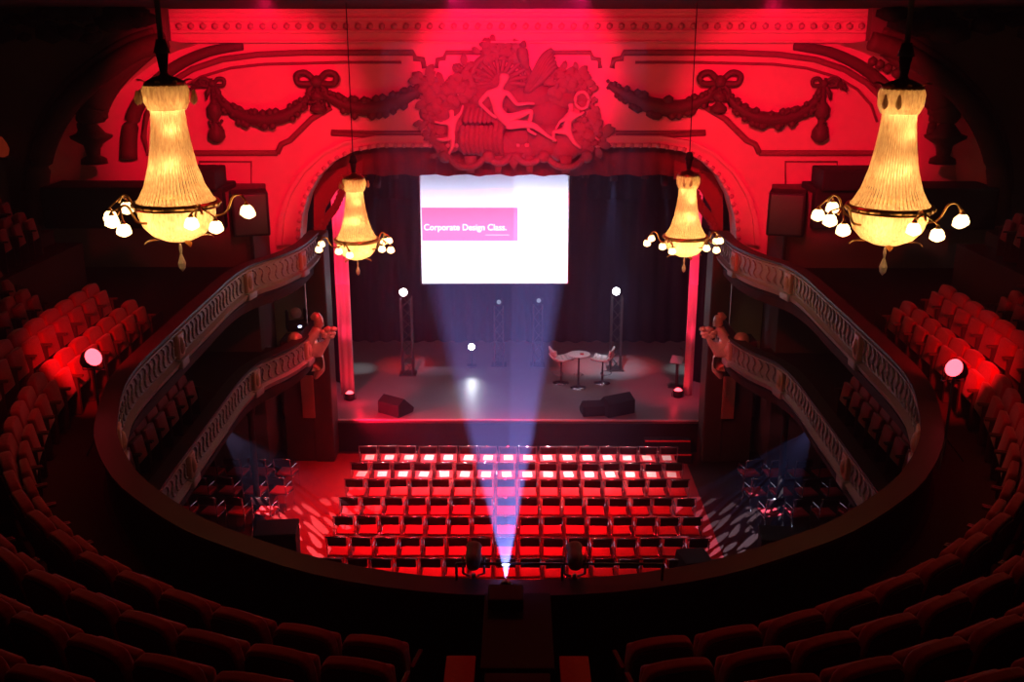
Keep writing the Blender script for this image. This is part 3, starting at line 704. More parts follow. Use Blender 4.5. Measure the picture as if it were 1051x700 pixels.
# stairs from the stalls to the stage
t = empty('stage_steps', (4.05, 25.72, 0), 0, 'black stage steps with red lit nosings at the right of the stage front', 'steps')
for i, (z, y) in enumerate(((.28, -.40), (.56, -.12))):
    MB().box((0, y, z / 2), (1.25, .30, z), bev=.01).build('step', 'dark', t)
    MB().box((0, y - .15, z - .015), (1.22, .03, .04), bev=.006).build('nosing', 'cushion', t)
spot('steps_red', (3.2, 22.6, 2.6), (4.1, 25.5, .45), 160, RED, 26, .5, .05)

# ------------------------------------------------------------------ chairs in the stalls
def chair_proto():
    t = empty('stalls_chair', (0, 0, 0), 0)
    MB().box((0, 0, .445), (.42, .43, .06), bev=.025).build('seat', 'cushion', t, True)
    rb = Matrix.Rotation(R(10), 3, 'X')
    MB().box((0, -.27, .80), (.40, .045, .20), rb, bev=.02).build('backrest', 'chairback', t, True)
    for sg in (-1, 1):
        x = sg * .225
        mb = MB(); mb.tube(smooth_path([(x, -.34, .01), (x, -.24, .30), (x, -.22, .46), (x, -.25, .70), (x, -.28, .90), (x, -.285, .915)], 2), .013, 6)
        mb.tube(smooth_path([(x, .20, .01), (x, .19, .40), (x, .17, .62), (x, .10, .66), (x, -.08, .66), (x, -.245, .66)], 2), .013, 6)
        mb.tube([(x, .19, .41), (x, -.23, .41)], .01, 5)
        mb.build('side_frame', 'chrome', t, True)
    MB().tube([(-.225, -.283, .91), (.225, -.283, .91)], .012, 6).build('top_rail', 'chrome', t, True)
    learn(t); return t
CH = chair_proto(); used = [False]
def place_chair(x, y, rz, label, group):
    o = CH if not used[0] else copy_tree(CH); used[0] = True
    o.location = (x, y, .012); o.rotation_euler = (0, 0, rz); tag(o, label, 'chair', group); return o
papers = []
rows = [(24.45, -3.88, 3.89, 16), (23.40, -3.92, 3.87, 16), (22.42, -3.90, 3.85, 16), (21.42, -3.87, 3.85, 16), (20.46, -3.83, 3.83, 16), (19.48, -3.80, 3.80, 16), (18.60, -3.75, 3.75, 16), (17.70, -3.7, 3.7, 16)]
RN = ['row nearest the stage', 'second row from the stage', 'third row from the stage', 'fourth row from the stage', 'fifth row from the stage', 'sixth row from the stage', 'seventh row from the stage', 'eighth row from the stage']
for r, (y, xa, xb, n) in enumerate(rows):
    for i in range(n):
        x = xa + (xb - xa) * i / (n - 1); rz = R(random.uniform(-3, 3)); side, k = ('left', i) if i < n / 2 else ('right', n - 1 - i)
        if r == 7 and not (abs(x) < 2.2): continue
        place_chair(x, y + random.uniform(-.02, .02), rz, 'red metal framed chair, %s from the %s in the %s' % (ORD[k], side, RN[r]), 'red chairs in the stalls')
        if r < 2:
            p = MB().box((0, 0, 0), (.235, .31, .004), bev=.001) if not papers else None
            if p: o = p.build('brochure', 'paper')
            else: o = papers[0].copy(); C.objects.link(o)
            papers.append(o); o.location = (x + random.uniform(-.01, .01), y + .0, .4895); o.rotation_euler = (0, 0, R(random.uniform(-5, 5)))
            tag(o, 'white brochure on the chair %s from the %s in the %s' % (ORD[k], side, RN[r]), 'brochure', 'brochures laid on the front chairs')
for s in (-1, 1):
    side = 'left' if s < 0 else 'right'
    for r, y in enumerate((23.6, 22.5, 21.4)):
        for i in range(4):
            place_chair(s * (5.75 + .62 * i + (.1 if r != 1 else 0)), y, R(s * 12), 'red metal framed chair under the %s balcony, %s from the aisle, %s row' % (side, ORD[i], ('front', 'middle', 'rear')[r]), 'chairs under the %s balcony' % side)
spot('under_balcony_red', (-3.2, 25.0, 3.2), (-6.2, 22.2, .5), 60, RED, 40, .8, .1)

# striped light patterns on the floor
gl = spot('pattern_light', (-6.35, 20.2, 3.0), (-4.7, 21.3, 0), 1300, (1, .84, .92), 44, .05, .004)
gobo(gl, 'streaks', rot=R(20), sx=3.2, sy=21, thr=.36)
gr = spot('pattern_light', (6.35, 20.3, 3.0), (5.0, 21.3, 0), 1300, (.52, .68, 1), 46, .05, .004)
gobo(gr, 'streaks', rot=R(-20), sx=3.2, sy=21, thr=.36)

# ------------------------------------------------------------------ horseshoe balconies
half = [(-5.05, 24.9), (-5.05, 24.2), (-5.1, 23.2), (-5.35, 22.2), (-5.75, 21.3), (-5.88, 20.2), (-5.85, 18.5), (-5.80, 16.4), (-5.68, 13.9), (-5.2, 12.1), (-4.86, 11.28), (-4.44, 10.57), (-4.04, 10.05), (-3.27, 9.29), (-2.67, 8.88), (-1.82, 8.41), (-.9, 8.13), (0, 8.05)]
full = half + [(-x, y) for x, y in half[::-1][1:]]
PATH = smooth_path([(x, y, 0) for x, y in full], 4)
PATH = resample(PATH, .33)
def sweep(P, prof):
    """prof: list of (outward offset, z) ; the profile is swept along the path"""
    mb = MB(); cols = [atz(offset(P, d), z) for d, z in prof]
    for a, b in zip(cols, cols[1:]): mb.strip(a, b)
    mb.strip(cols[-1], cols[0]); return mb
def tier(ztop, name, word):
    t = empty(name, (0, 8.05, ztop - .8), 0, kind='structure'); L = t.location
    def fin(mb, n, m, sm=False):
        o = mb.build(n, m, t, sm); o.location = -L; return o
    z = ztop
    fin(sweep(PATH, [(-.07, z), (.20, z), (.20, z - .045), (-.07, z - .045)]), 'top_rail', 'rail')
    fin(sweep(PATH, [(0, z - .045), (.05, z - .045), (.05, z - .66), (0, z - .66)]), 'front_panel', 'parapet')
    fin(sweep(PATH, [(.055, z - .05), (.12, z - .05), (.12, z - .86), (.055, z - .86)]), 'rear_lining', 'backpanel')
    fin(sweep(PATH, [(-.05, z - .10), (.0, z - .09), (.0, z - .14), (-.05, z - .13)]), 'upper_moulding', 'parapet')
    fin(sweep(PATH, [(-.10, z - .60), (.02, z - .56), (.02, z - .72), (-.04, z - .72)]), 'lower_moulding', 'parapet')
    fin(sweep(PATH, [(-.06, z - .72), (.1, z - .72), (.35, z - .98), (.12, z - .90)]), 'soffit_moulding', 'backpanel')
    # scroll relief on the panel
    R_ = resample(PATH, .24); mb = MB()
    O = offset(R_, -.015)
    for i in range(1, len(R_) - 1):
        if R_[i].y < 10.5: continue
        t_ = (R_[i + 1] - R_[i - 1]).normalized(); p = O[i]
        pts = [Vector((p.x, p.y, z - .34)) + t_ * (a * .10) + Vector((0, 0, b)) for a, b in ((-.9, -.17), (-.1, -.15), (.35, -.06), (0, 0), (-.35, .06), (.1, .15), (.9, .17))]
        mb.tube(smooth_path(pts, 2), .022, 5)
    fin(mb, 'scroll_relief', 'parapet', True)
    for Y0 in (12.2, 16.4, 20.9, 23.2):
        for s in (-1, 1):
            cand = min(range(len(PATH)), key=lambda i: abs(PATH[i].y - Y0) + (0 if PATH[i].x * s > 0 else 99))
            p = offset(PATH, -.04)[cand]; tt = (PATH[cand + 1] - PATH[cand - 1]).normalized()
            rot = Matrix.Rotation(math.atan2(tt.y, tt.x), 3, 'Z')
            mb = MB(); mb.box((p.x, p.y, z - .35), (.30, .10, .44), rot, bev=.03); mb.ball((p.x, p.y, z - .35), .12, (.9, .9, 1.5), rot)
            fin(mb, 'pilaster', 'pil', True)
            mb = MB(); mb.box((p.x, p.y, z - .64), (.40, .2, .16), rot, bev=.03); fin(mb, 'console', 'parapet', True)
    return t
tier(6.35, 'upper_balcony_front', 'upper')
tier(4.15, 'lower_balcony_front', 'lower')
def outer_pts(P):
    o = []
    for p in P:
        if p.y > 12: o.append(Vector((12.4 if p.x > 0 else -12.4, p.y, 0)))
        else:
            a = max(-1, min(1, p.x / 5.2)); o.append(Vector((12.4 * (1 if a > 0 else -1) * min(1, abs(a) * 1.6), 12 if abs(a) >= 1 else (12 - 15 * min(1, (1 - abs(a)) * 2.6)), 0)))
    return o
OUT = outer_pts(PATH)
for zf, nm in ((5.55, 'upper_balcony_floor'), (3.35, 'lower_balcony_floor')):
    A, B = atz(offset(PATH, .10), zf), atz(OUT, zf)
    if zf < 5: # lower tier only needs its arms
        A = [a for a in A]; B = [b for b in B]
    tag(MB().slab(A, B, .25).build(nm, 'darkcarpet'), kind='structure')
# stepped seating banks
NR = 8
D0, DR, RISE = .78, .70, .28
mb = MB()
for k in range(NR):
    d0, d1 = D0 - .30 + k * DR, D0 - .30 + (k + 1) * DR; z = 5.56 + k * RISE
    Pk = [p for p in PATH if (p.y < (19.5 if k < 2 else 10.3))]
    a, b = offset(Pk, d0), offset(Pk, d1)
    if k: mb.strip(atz(a, 5.56), atz(a, z)); mb.strip(atz(a, z), atz(b, z)); mb.strip(atz(b, z), atz(b, 5.56))
tag(mb.build('seating_steps', 'darkcarpet'), kind='structure')
# centre aisle runner
t = empty('aisle_runner', (0, 7.3, 5.56), 0, 'centre aisle with brownish red strips each side of the projector box', 'aisle')
for k in range(5):
    y1 = 7.55 - k * DR + .02; z = 5.56 + k * RISE
    for s in (-1, 1):
        o = MB().box((s * .48, y1 - DR / 2 - 7.3, z + .012 - 5.56), (.24, DR - .02, .02), bev=.004).build('runner_strip', 'aisle', t)
for s in (-1, 1):
    MB().box((s * .45, -1.02, .36), (.22, 1.5, .70), bev=.02).build('side_wall', 'wood', t)
    MB().box((s * .45, -1.02, .725), (.235, 1.5, .03), bev=.008).build('side_wall_top', 'aisle', t)
# lighting/projector box in the middle of the front row
t = empty('projector_plinth', (0, 7.3, 5.56), 0, 'black box in the centre aisle carrying the projector', 'plinth')
MB().box((0, -.05, .42), (.54, 1.05, .80), bev=.015).build('body', 'backpanel', t)
MB().box((0, -.05, .835), (.57, 1.1, .03), bev=.008)  .build('lid', 'backpanel', t)
MB().box((0, -.7, .42), (.50, .12, .84), bev=.01).build('rear_panel', 'dark', t)
t = empty('projector', (PP.x, 7.6, 6.41), 0, 'small dark projector throwing the beam from the box towards the screen', 'projector')
MB().box((0, 0, .075), (.30, .26, .11), bev=.02).build('body', 'dark', t)
MB().lathe([(0, 0), (.045, 0), (.05, .05), (.03, .05)], (0, .13, .09), 20, Matrix.Rotation(R(-90), 3, 'X')).build('lens', 'steel', t, True)
mb = MB()
for sx in (-1, 1):
    for sy in (-1, 1): mb.tube([(sx * .11, sy * .09, 0), (sx * .11, sy * .09, .03)], .012, 6)
mb.build('feet', 'dark', t)
g0 = at(520, 578.5, Y=8.12)
t = empty('guard_rail', (0, 8.12, 6.35), 0, 'thin black guard rail on the balcony edge crossing the projector beam', 'rail')
MB().tube([(-.55, 0, g0.z - 6.35), (1.3, 0, g0.z - 6.35)], .012, 8).build('bar', 'steel', t, True)
for x in (-.55, .4, 1.3): MB().tube([(x, 0, 0), (x, 0, g0.z - 6.35)], .012, 8).build('post', 'steel', t, True)
# lamps clamped on the rail seen from behind
def rail_lamp(px, py, label):
    p = at(px, py, Y=8.15); t = empty('clamped_lamp', (p.x, 8.15, 6.35), 0, label, 'stage lamp', 'grey lamps on the balcony rail')
    h = p.z - 6.35
    MB().lathe([(0, -.13), (.06, -.12), (.075, -.03), (.065, .09), (.075, .12), (.06, .12)], (0, 0, h + .02), 16, Matrix.Rotation(R(-75), 3, 'X')).build('lamp_housing', 'grey', t, True)
    mb = MB()
    for sg in (-1, 1): mb.tube([(sg * .095, 0, h + .02), (sg * .095, 0, .05), (sg * .03, 0, .02)], .011, 6)
    mb.tube([(0, 0, 0), (0, 0, .04)], .02, 8); mb.build('yoke', 'grey', t, True)
rail_lamp(486, 573, 'grey lamp clamped to the balcony rail left of the beam')
rail_lamp(590, 573, 'grey lamp clamped to the balcony rail right of the beam')

# theatre seats
def seat_proto():
    t = empty('theatre_seat', (0, 0, 0), 0)
    # rounded-shoulder padded back; origin on the floor under the seat front, facing +Y
    prof = [(-.262, .34), (-.268, .76), (-.255, .85), (-.215, .895), (-.10, .912), (0, .915), (.10, .912), (.215, .895), (.255, .85), (.268, .76), (.262, .34)]
    rb = lambda x, z, y: Vector((x, y - (z - .34) * .20 - .0, z))
    mb = MB(); mb.prism([rb(x, z, -.22) for x, z in prof], (0, .12, .012)); o = mb.build('backrest', 'velvet', t)
    bv = o.modifiers.new('round', 'BEVEL'); bv.width = .04; bv.segments = 3
    mb = MB(); mb.prism([rb(x * .93, .36 + (z - .34) * .90, -.245) for x, z in prof], (0, .03, 0)); mb.build('back_shell', 'velvetback', t)
    MB().box((0, -.06, .57), (.45, .10, .42), Matrix.Rotation(R(10), 3, 'X'), bev=.035).build('cushion', 'velvet', t, True)
    for sg in (-1, 1):
        mb = MB(); mb.box((sg * .268, -.02, .60), (.04, .26, .035), bev=.012); mb.build('armrest', 'wood', t)
        mb = MB(); mb.box((sg * .268, -.07, .29), (.028, .20, .58), bev=.008); mb.build('side_frame', 'velvetback', t)
    learn(t); return t
TS = seat_proto(); usedt = [False]
def place_seat(p, rz, label, group):
    o = TS if not usedt[0] else copy_tree(TS); usedt[0] = True
    o.location = p; o.rotation_euler = (0, 0, rz); return tag(o, label, 'theatre seat', group)
def vis(p, z, m=30):
    q = proj((p[0], p[1], z)); return q[2] > .5 and -m < q[0] < 1051 + m and -m < q[1] < 700 + m
BR = ['front row of the upper balcony', 'second row of the upper balcony', 'third row of the upper balcony', 'fourth row of the upper balcony', 'fifth row of the upper balcony', 'sixth row of the upper balcony', 'seventh row', 'eighth row']
nseat = 0
for k in range(7):
    d = D0 + k * DR + .12; zf = 5.56 + k * RISE
    Q = offset(PATH, d)
    for s in (-1, 1):
        side = 'left' if s < 0 else 'right'
        H = [p for p in Q if p.x * s >= 0]; H.sort(key=lambda p: (p.y, abs(p.x)))
        # order along the curve starting at the centre
        H = [p for p in (Q if s > 0 else Q[::-1]) if p.x * s >= 0]
        cum = [0]
        for a, b in zip(H, H[1:]): cum.append(cum[-1] + (b - a).length)
        s0 = .90; i = 0; num = 0
        while s0 < cum[-1]:
            while i < len(cum) - 2 and cum[i + 1] < s0: i += 1
            t_ = (s0 - cum[i]) / (cum[i + 1] - cum[i]); p = H[i].lerp(H[i + 1], t_)
            s0 += .585
            arm = p.y > 12.6
            if p.y > (17.9 if k < 2 else 9.8) + 0 or (p.y > 9.8 and k >= 2): break
            t2 = (H[i + 1] - H[i]).normalized(); inward = Vector((-t2.y, t2.x, 0)) * (1 if s > 0 else -1)
            rz = math.atan2(inward.y, inward.x) - PI / 2
            if k and vis(p, zf + .9) or (not k and vis(p, zf + .9)):
                place_seat((p.x, p.y, zf), rz, 'velvet seat, %s %s of the centre aisle, %s' % (ORD[num], side, BR[k]) if num < 26 else
                           'red lit velvet seat, %s beyond the %s bend, %s' % (ORD[num - 26], side, BR[k]), 'velvet seats of the upper balcony'); nseat += 1
            num += 1
# outer side blocks of seats
for s in (-1, 1):
    side = 'left' if s < 0 else 'right'
    for b, (x0, zt, wd) in enumerate(((8.85, 6.55, 'lower'), (9.75, 7.62, 'upper'))):
        zf = zt - .9
        st = MB()
        for r in range(2):
            z = zf + r * .28; xx = x0 + r * .6
            if z > 5.6: st.box((s * (xx + .05), 17.3 + b * 2.1, (5.56 + z) / 2), (.6, 4.6, z - 5.56), bev=.01)
            for i in range(4):
                place_seat((s * xx, 16.3 + b * 2.1 + i * .58 + r * .28, z), s * PI / 2 - s * R(10), 'dim red seat, %s from near end, %s row, %s %s side block' % (ORD[i], ('inner', 'outer')[r], wd, side), 'seats in the %s side blocks' % side)
        tag(st.build('side_block_steps', 'darkcarpet'), kind='structure')
    # seats and rail on the lower tier arm
    for i in range(13):
        y = 12.6 + i * .6
        place_seat((s * 6.75, y, 3.36), s * PI / 2, 'shadowed red seat, %s from near end, %s arm of the lower balcony' % (ORD[i], side), 'seats of the lower balcony arms')
    t = empty('box_partition', (s * 7.35, 15.5, 3.36), 0, 'dark partition with a handrail behind the %s lower balcony seats' % side, 'partition', 'partitions of the lower balconies')
    MB().box((0, 0, .48), (.06, 9.6, .95), bev=.01).build('panel', 'velvetback', t)
    MB().tube([(0, -4.8, 1.0), (0, 4.8, 1.0)], .035, 8).build('handrail', 'wood', t, True)

# red lamps on stands at the balcony front
for s in (-1, 1):
    side = 'left' if s < 0 else 'right'
    p = at(95, 367, Y=12.95) if s < 0 else at(980, 378, Y=12.6)
    t = empty('lamp_stand', (p.x, p.y, 5.56), 0, 'red glowing lamp on a black stand at the %s bend of the balcony' % side, 'stage lamp', 'red lamps on stands')
    h = p.z - 5.56
    mb = MB(); mb.tube([(0, 0, .1), (0, 0, h - .15)], .02, 8)
    for a in range(3): mb.tube([(0, 0, .35), (.28 * math.cos(a * 2.1), .28 * math.sin(a * 2.1), .01)], .012, 6)
    mb.build('stand', 'steel', t)
    d = Vector((-s * .62, -.45, .40)).normalized(); rot = d.to_track_quat('Z', 'Y').to_matrix()
    MB().lathe([(0, -.24), (.08, -.22), (.13, -.08), (.13, .03), (.12, .03)], (0, 0, h), 20, rot).build('lamp_housing', 'dark', t, True)
    MB().lathe([(0, .035), (.10, .03), (.125, .01)], (0, 0, h), 20, rot).build('lamp_lens', 'redlamp', t, True)
    mb = MB(); mb.tube([(-.15, 0, h), (-.15, 0, h - .17), (.15, 0, h - .17), (.15, 0, h)], .01, 6); mb.build('yoke', 'steel', t)
    spot('seat_red', p + Vector((s * .55, .2, .35)), (s * 6.6, 15.6, 6.0), 480, (1, .004, .01), 66, .8, .08)
    point('stand_glow', p + Vector((s * .3, -.5, .5)), 12, RED, .06)
# unseen lamps across the hall, added to brighten the balcony fronts
for s in (-1, 1): spot('parapet_light', (s * -3.6, 15.0, 9.6), (s * 5.8, 18.6, 5.2), 11, (.95, .62, .78), 54, .9, .2)

# gilded figures where the lower balcony meets the stage wall
for s in (0, 1):
    g = rt if s else (lambda q: q); side = 'right' if s else 'left'; sg = 1 if s else -1
    b = at(*g((324, 385)), Y=23.5); t = empty('gilded_figure', b, 0, 'gilded figure and scroll at the %s end of the lower balcony' % side, 'ornament', 'gilded ornaments at the stage sides')
    q = lambda x, y, Y=23.5: at(*g((x, y)), Y=Y) - b
    mb = MB(); sc_ = smooth_path([q(300, 366, 23.2), q(311, 356, 23.3), q(321, 345, 23.4), q(327, 334), q(325, 324), q(320, 327)], 4); mb.tube(sc_, [.06 + .07 * math.sin(i / 20 * PI) for i in range(len(sc_))], 8); mb.build('scroll', 'gilt', t, True)
    J = dict(pelvis=(q(327, 372), .17), chest=(q(324, 361), .20), neck=(q(322, 352), .08), skull=(q(320, 346), .14), a2=(q(335, 352, 23.4), .07), a3=(q(338, 341, 23.4), .07),
             b2=(q(312, 367, 23.4), .06), b3=(q(316, 374, 23.3), .05), tail=(q(328, 381), .12), tip=(q(323, 389), .05))
    skin_body('figure', J, [('pelvis', 'chest'), ('chest', 'neck'), ('neck', 'skull'), ('chest', 'a2'), ('a2', 'a3'), ('chest', 'b2'), ('b2', 'b3'), ('pelvis', 'tail'), ('tail', 'tip')], 'gilt', t)
    mb = MB(); mb.ball(q(303, 349, 23.1), .19, (1, 1, 1.05)); mb.ball(q(304, 358, 23.1), .16, (1.1, 1, .8)); mb.tube([q(304, 358, 23.1), q(304, 370, 23.1)], .06, 8); mb.build('globe', 'gilt', t, True)
    mb = MB()
    for i in range(9): mb.ball(q(332 + i * 1.3, 341 + 4 * math.sin(i * 1.3), 23.4), .09, (1.2, 1, .8), sub=1)
    mb.build('leaf_tuft', 'gilt', t, True)
    # pier beside the opening, its red-lit strip put in as a coloured panel
    trim(MB().box((sg * 5.20, 25.65, 3.1), (.52, .8, 6.2), bev=.05), 'ring'); trim(MB().box((sg * 5.85, 25.7, 1.7), (.8, .8, 3.4), bev=.05), 'ring')
    trim(MB().box((sg * 5.55, 25.17, 1.9), (.34, .06, 1.2), bev=.03), 'pil')
    spot('figure_light', (sg * 2.2, 21.6, 5.6), (sg * 4.9, 23.5, 3.5), 170, (1, .22, .32), 22, .8, .05)  # unseen spot added to bring out highlights on the figure
# dark hanging loudspeakers over the balcony ends
for s in (-1, 1):
    side = 'left' if s < 0 else 'right'; g = rt if s > 0 else (lambda q: q)
    a = at(*g((258, 240)), Y=24.2); bq = at(*g((258, 196)), Y=24.2)
    t = empty('hanging_loudspeaker', (a.x, 24.2, a.z), R(-s * 18), 'tall black loudspeaker cabinet at the %s end of the upper balcony' % side, 'loudspeaker', 'tall side loudspeakers')
    h = bq.z - a.z
    MB().box((0, 0, h / 2), (.85, .7, h), bev=.02).build('cabinet', 'dark', t)
    MB().box((-s * .434, 0, h / 2), (.012, .6, h * .94), bev=.004).build('side_plate', 'grey', t)
    mb = MB().box((0, -.36, h / 2), (.74, .02, h * .9), bev=.006); mb.build('grille', 'steel', t)
    MB().tube([(0, 0, -(a.z - 5.56)), (0, 0, 0)], .05, 8).build('pole', 'steel', t)
# dark side box fronts with cornice
for s in (-1, 1):
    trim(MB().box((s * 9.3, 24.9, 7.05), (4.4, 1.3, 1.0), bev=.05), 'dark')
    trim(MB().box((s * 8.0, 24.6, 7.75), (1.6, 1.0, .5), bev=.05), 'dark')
# small moving lamp with a blue indicator on the lower tier, left
p = at(304, 326, Y=24.2)
t = empty('moving_lamp', p - Vector((0, 0, .3)), R(20), 'black moving lamp with a blue indicator light near the left balcony end', 'stage lamp')
MB().box((0, 0, .1), (.5, .4, .2), bev=.03).build('base', 'dark', t)
mb = MB(); mb.box((-.22, 0, .34), (.06, .2, .34), bev=.02); mb.box((.22, 0, .34), (.06, .2, .34), bev=.02); mb.build('yoke', 'dark', t)
MB().lathe([(0, -.2), (.12, -.18), (.14, 0), (.12, .2), (0, .2)], (0, 0, .42), 20, Matrix.Rotation(R(80), 3, 'X')).build('lamp_head', 'grey', t, True)
MB().ball((.05, -.21, .12), .03, (1.6, .6, 1)).build('indicator', 'led', t, True)

# black equipment at the rear of the stalls
t = empty('equipment_case', (-5.05, 19.15, 0), R(6), 'black equipment case on castors left of the chair rows', 'case')
MB().box((0, 0, .62), (.85, .7, 1.0), bev=.03).build('body', 'dark', t); MB().box((0, 0, 1.16), (.87, .72, .07), bev=.02).build('lid', 'dark', t)
mb = MB()
for a in (-1, 1):
    for b in (-1, 1): mb.ball((a * .34, b * .27, .06), .058)
mb.build('castors', 'dark', t, True)
t = empty('control_desk', (-3.3, 17.35, 0), R(-12), 'long black sloping control desk behind the left chair rows', 'desk')
MB().box((0, 0, .92), (1.5, .7, .12), Matrix.Rotation(R(-10), 3, 'X'), bev=.03).build('console', 'dark', t)
for sx in (-1, 1): MB().box((sx * .65, 0, .43), (.06, .6, .86), bev=.01).build('leg', 'dark', t)
t = empty('floor_loudspeaker', (3.55, 18.25, 0), R(10), 'black tapered loudspeaker behind the right end of the chair rows', 'loudspeaker')
MB().prism([Vector((-.42, -.3, 0)), Vector((.42, -.3, 0)), Vector((.28, -.3, 1.05)), Vector((-.28, -.3, 1.05))], (0, .6, 0)).build('cabinet', 'dark', t)
MB().box((0, .31, .5), (.5, .02, .85), bev=.005).build('grille', 'steel', t)
t = empty('equipment_case', (5.7, 19.6, 0), R(-8), 'low black equipment case beyond the striped light on the right', 'case')
MB().box((0, 0, .39), (1.0, .7, .78), bev=.03).build('body', 'dark', t); MB().box((0, 0, .81), (1.02, .72, .06), bev=.02).build('lid', 'dark', t)
# thin columns carrying the tiers
for s in (-1, 1):
    for y in (21.6, 16.0):
        side = 'left' if s < 0 else 'right'
        t = empty('iron_column', (s * 6.1, y, 0), 0, 'slim iron column under the %s balconies, %s' % (side, 'nearer the stage' if y > 20 else 'further from the stage'), 'column', 'iron columns under the balconies')
        MB().lathe([(0, 0), (.16, 0), (.16, .1), (.09, .18), (.075, .4), (.07, 2.7), (.1, 2.8), (.14, 3.0), (.14, 3.1), (0, 3.1)], (0, 0, 0), 14).build('shaft', 'backpanel', t, True)
# orange-red light at the far left edge
p = at(2, 153, Y=24.2)
t = empty('exit_lamp', p, 0, 'small dim orange lamp at the far left edge of the wall', 'lamp')
MB().lathe([(0, -.2), (.12, -.15), (.16, 0), (.12, .14), (.04, .28), (0, .3)], (0, 0, 0), 14).build('lamp_glass', 'flare', t, True)
MB().box((0, .06, -.22), (.3, .3, .06), bev=.01).build('bracket', 'ring', t)

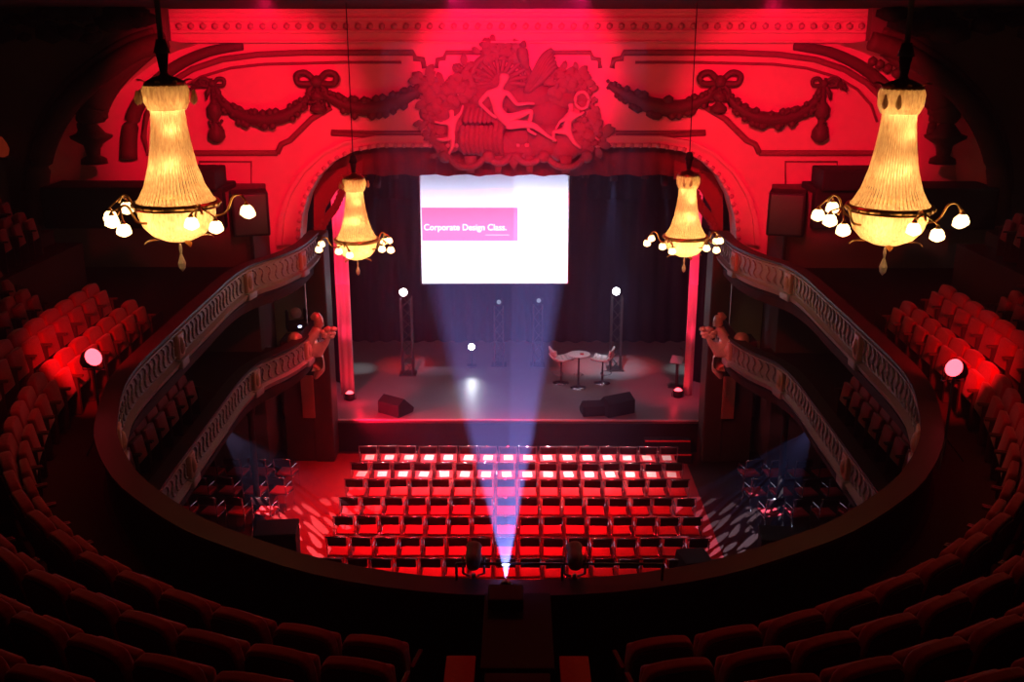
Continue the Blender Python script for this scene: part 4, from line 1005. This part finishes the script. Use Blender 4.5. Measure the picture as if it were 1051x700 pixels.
# ------------------------------------------------------------------ chandeliers
def chandelier():
    """origin at the centre of the brass ring"""
    t = empty('chandelier', (0, 0, 0), 0)
    # crystal skirt: strands hanging from the crown out to the ring
    prof = [(.195, 1.24), (.175, 1.12), (.17, 1.02), (.18, .85), (.205, .65), (.245, .42), (.31, .20), (.385, .06), (.42, .02)]
    n = 56; mb = MB()
    for i in range(n):
        a = 2 * PI * i / n; wv = .78
        A = [Vector((r * math.cos(a - wv * PI / n), r * math.sin(a - wv * PI / n), z)) for r, z in prof]
        Bm = [Vector((r * 1.035 * math.cos(a), r * 1.035 * math.sin(a), z)) for r, z in prof]
        B = [Vector((r * math.cos(a + wv * PI / n), r * math.sin(a + wv * PI / n), z)) for r, z in prof]
        mb.strip(A, Bm); mb.strip(Bm, B)
    mb.build('crystal_skirt', 'crystal', t, True)
    mb = MB(); mb.lathe([(.405, -.03), (.40, -.12), (.36, -.24), (.27, -.34), (.14, -.40), (.03, -.42)], (0, 0, 0), 72, flute=.02); mb.build('crystal_bowl', 'crystal', t, True)
    mb = MB(); mb.lathe([(.215, 1.26), (.235, 1.20), (.225, 1.08), (.19, 1.0)], (0, 0, 0), 48, flute=.035); mb.build('crystal_collar', 'crystal', t, True)
    mb = MB(); mb.lathe([(.42, .035), (.455, .035), (.46, .0), (.455, -.035), (.42, -.035), (.41, 0), (.42, .035)], (0, 0, 0), 48)
    for i in range(24): mb.ball((.462 * math.cos(i * PI / 12), .462 * math.sin(i * PI / 12), 0), .02, sub=1)
    mb.build('brass_ring', 'brass', t, True)
    mb = MB(); mb.lathe([(0, 1.40), (.03, 1.40), (.05, 1.36), (.13, 1.33), (.21, 1.29), (.22, 1.25), (.20, 1.25)], (0, 0, 0), 24)
    for i in range(8): mb.leaf((.19 * math.cos(i * PI / 4), .19 * math.sin(i * PI / 4), 1.27), .12, .03, Matrix.Rotation(i * PI / 4 - PI / 2, 3, 'Z'))
    mb.build('crown', 'brass', t, True)
    mb = MB(); mb.tube([(0, 0, 1.38), (0, 0, 1.60)], [.04, .07], 10); mb.tube([(0, 0, 1.58), (0, 0, 1.72)], [.09, .05], 10); mb.build('canopy_stem', 'dark', t, True)
    MB().tube([(0, 0, 1.7), (0, 0, 4.85)], .03, 8).build('suspension_rod', 'dark', t, True)
    # drops round the crown
    for a in (.0, .45, PI - .1, PI + .4):
        MB().lathe([(0, .07), (.012, .06), (.035, -.02), (.03, -.06), (0, -.09)], (.29 * math.cos(a), .29 * math.sin(a), 1.14), 8).build('crystal_drop', 'crystal', t, True)
    MB().lathe([(0, -.44), (.012, -.45), (.02, -.50), (.012, -.56), (.045, -.66), (.035, -.72), (0, -.76)], (0, 0, 0), 10).build('pendant', 'glasspend', t)
    # arms with frosted globes in pairs
    for i in range(5):
        a0 = 2 * PI * i / 5 + .35; ca, sa = math.cos(a0), math.sin(a0)
        mb = MB(); mb.tube(smooth_path([(.40 * ca, .40 * sa, -.16), (.52 * ca, .52 * sa, -.12), (.60 * ca, .60 * sa, .04), (.68 * ca, .68 * sa, .06), (.74 * ca, .74 * sa, -.02)], 4), .014, 6)
        ends = []
        for da, rr, zz in ((-.16, .74, -.10), (.16, .78, -.16)):
            e = Vector((rr * math.cos(a0 + da), rr * math.sin(a0 + da), zz)); ends.append(e)
            mb.tube([(.70 * ca, .70 * sa, .05), (e + Vector((0, 0, .10))), e + Vector((0, 0, .04))], .010, 6)
            mb.lathe([(.012, .10), (.03, .07), (.045, .03)], e, 10)
        arm = mb.build('arm', 'brass', t, True)
        for e in ends:
            gb = MB(); gb.ball(e, .072, (1, 1, 1.05), sub=2)
            for k in range(5): gb.ball(e + Vector((.042 * math.cos(k * 1.257), .042 * math.sin(k * 1.257), -.02)), .042, sub=1)
            gb.build('globe', 'bulb', arm, True)
    # leaf ornaments under the bowl
    for i in range(4):
        a = i * PI / 2 + .6; MB().leaf((.22 * math.cos(a), .22 * math.sin(a), -.38), .16, .04, Matrix.Rotation(a - PI / 2, 3, 'Z') @ Matrix.Rotation(-.5, 3, 'X')).build('leaf_ornament', 'brass', t, True)
    learn(t); return t
ch0 = chandelier()
def chand(o, px, py, Y, label, rz, p1):
    p = at(px, py, Y=Y); o.location = p; o.rotation_euler = (0, 0, rz); tag(o, label, 'chandelier', 'crystal chandeliers')
    if Y > 15:
        for c in o.children:
            if c.name.startswith('suspension_rod'): c.scale = (.35, .35, 1)
    for z, dx, dy, r, e in ((1.06, -.07, -.08, .03, .8), (1.06, .08, -.06, .03, .8), (.80, .05, -.10, .03, .45), (.42, .03, -.14, .04, .7), (.36, -.10, -.10, .04, .4), (.2, .1, .1, .04, .5), (-.14, -.12, -.20, .04, 1.0), (-.14, .14, -.18, .04, 1.0), (-.1, 0, .1, .04, 1.0)):
        point('chandelier_bulb', p + Vector((dx, dy, z)), p1 * e, (1, .52, .19), r)
    for i in range(5):
        a = 2 * PI * i / 5; point('chandelier_globe_light', p + Vector((.98 * math.cos(a), .98 * math.sin(a), -.12)), p1 * .5, (1, .6, .3), .06)
chand(ch0, 181, 209, 11.0, 'large crystal chandelier hanging in the upper left of the hall', 0, 4.0)
chand(copy_tree(ch0), 913, 213, 11.0, 'large crystal chandelier hanging in the upper right of the hall', .75, 4.0)
chand(copy_tree(ch0), 366, 246, 20.6, 'smaller looking distant crystal chandelier at the left of the stage', .4, 5.5)
chand(copy_tree(ch0), 703.5, 243, 20.6, 'smaller looking distant crystal chandelier at the right of the stage', 1.2, 5.5)
print('seats', nseat, 'objects', len(bpy.data.objects))
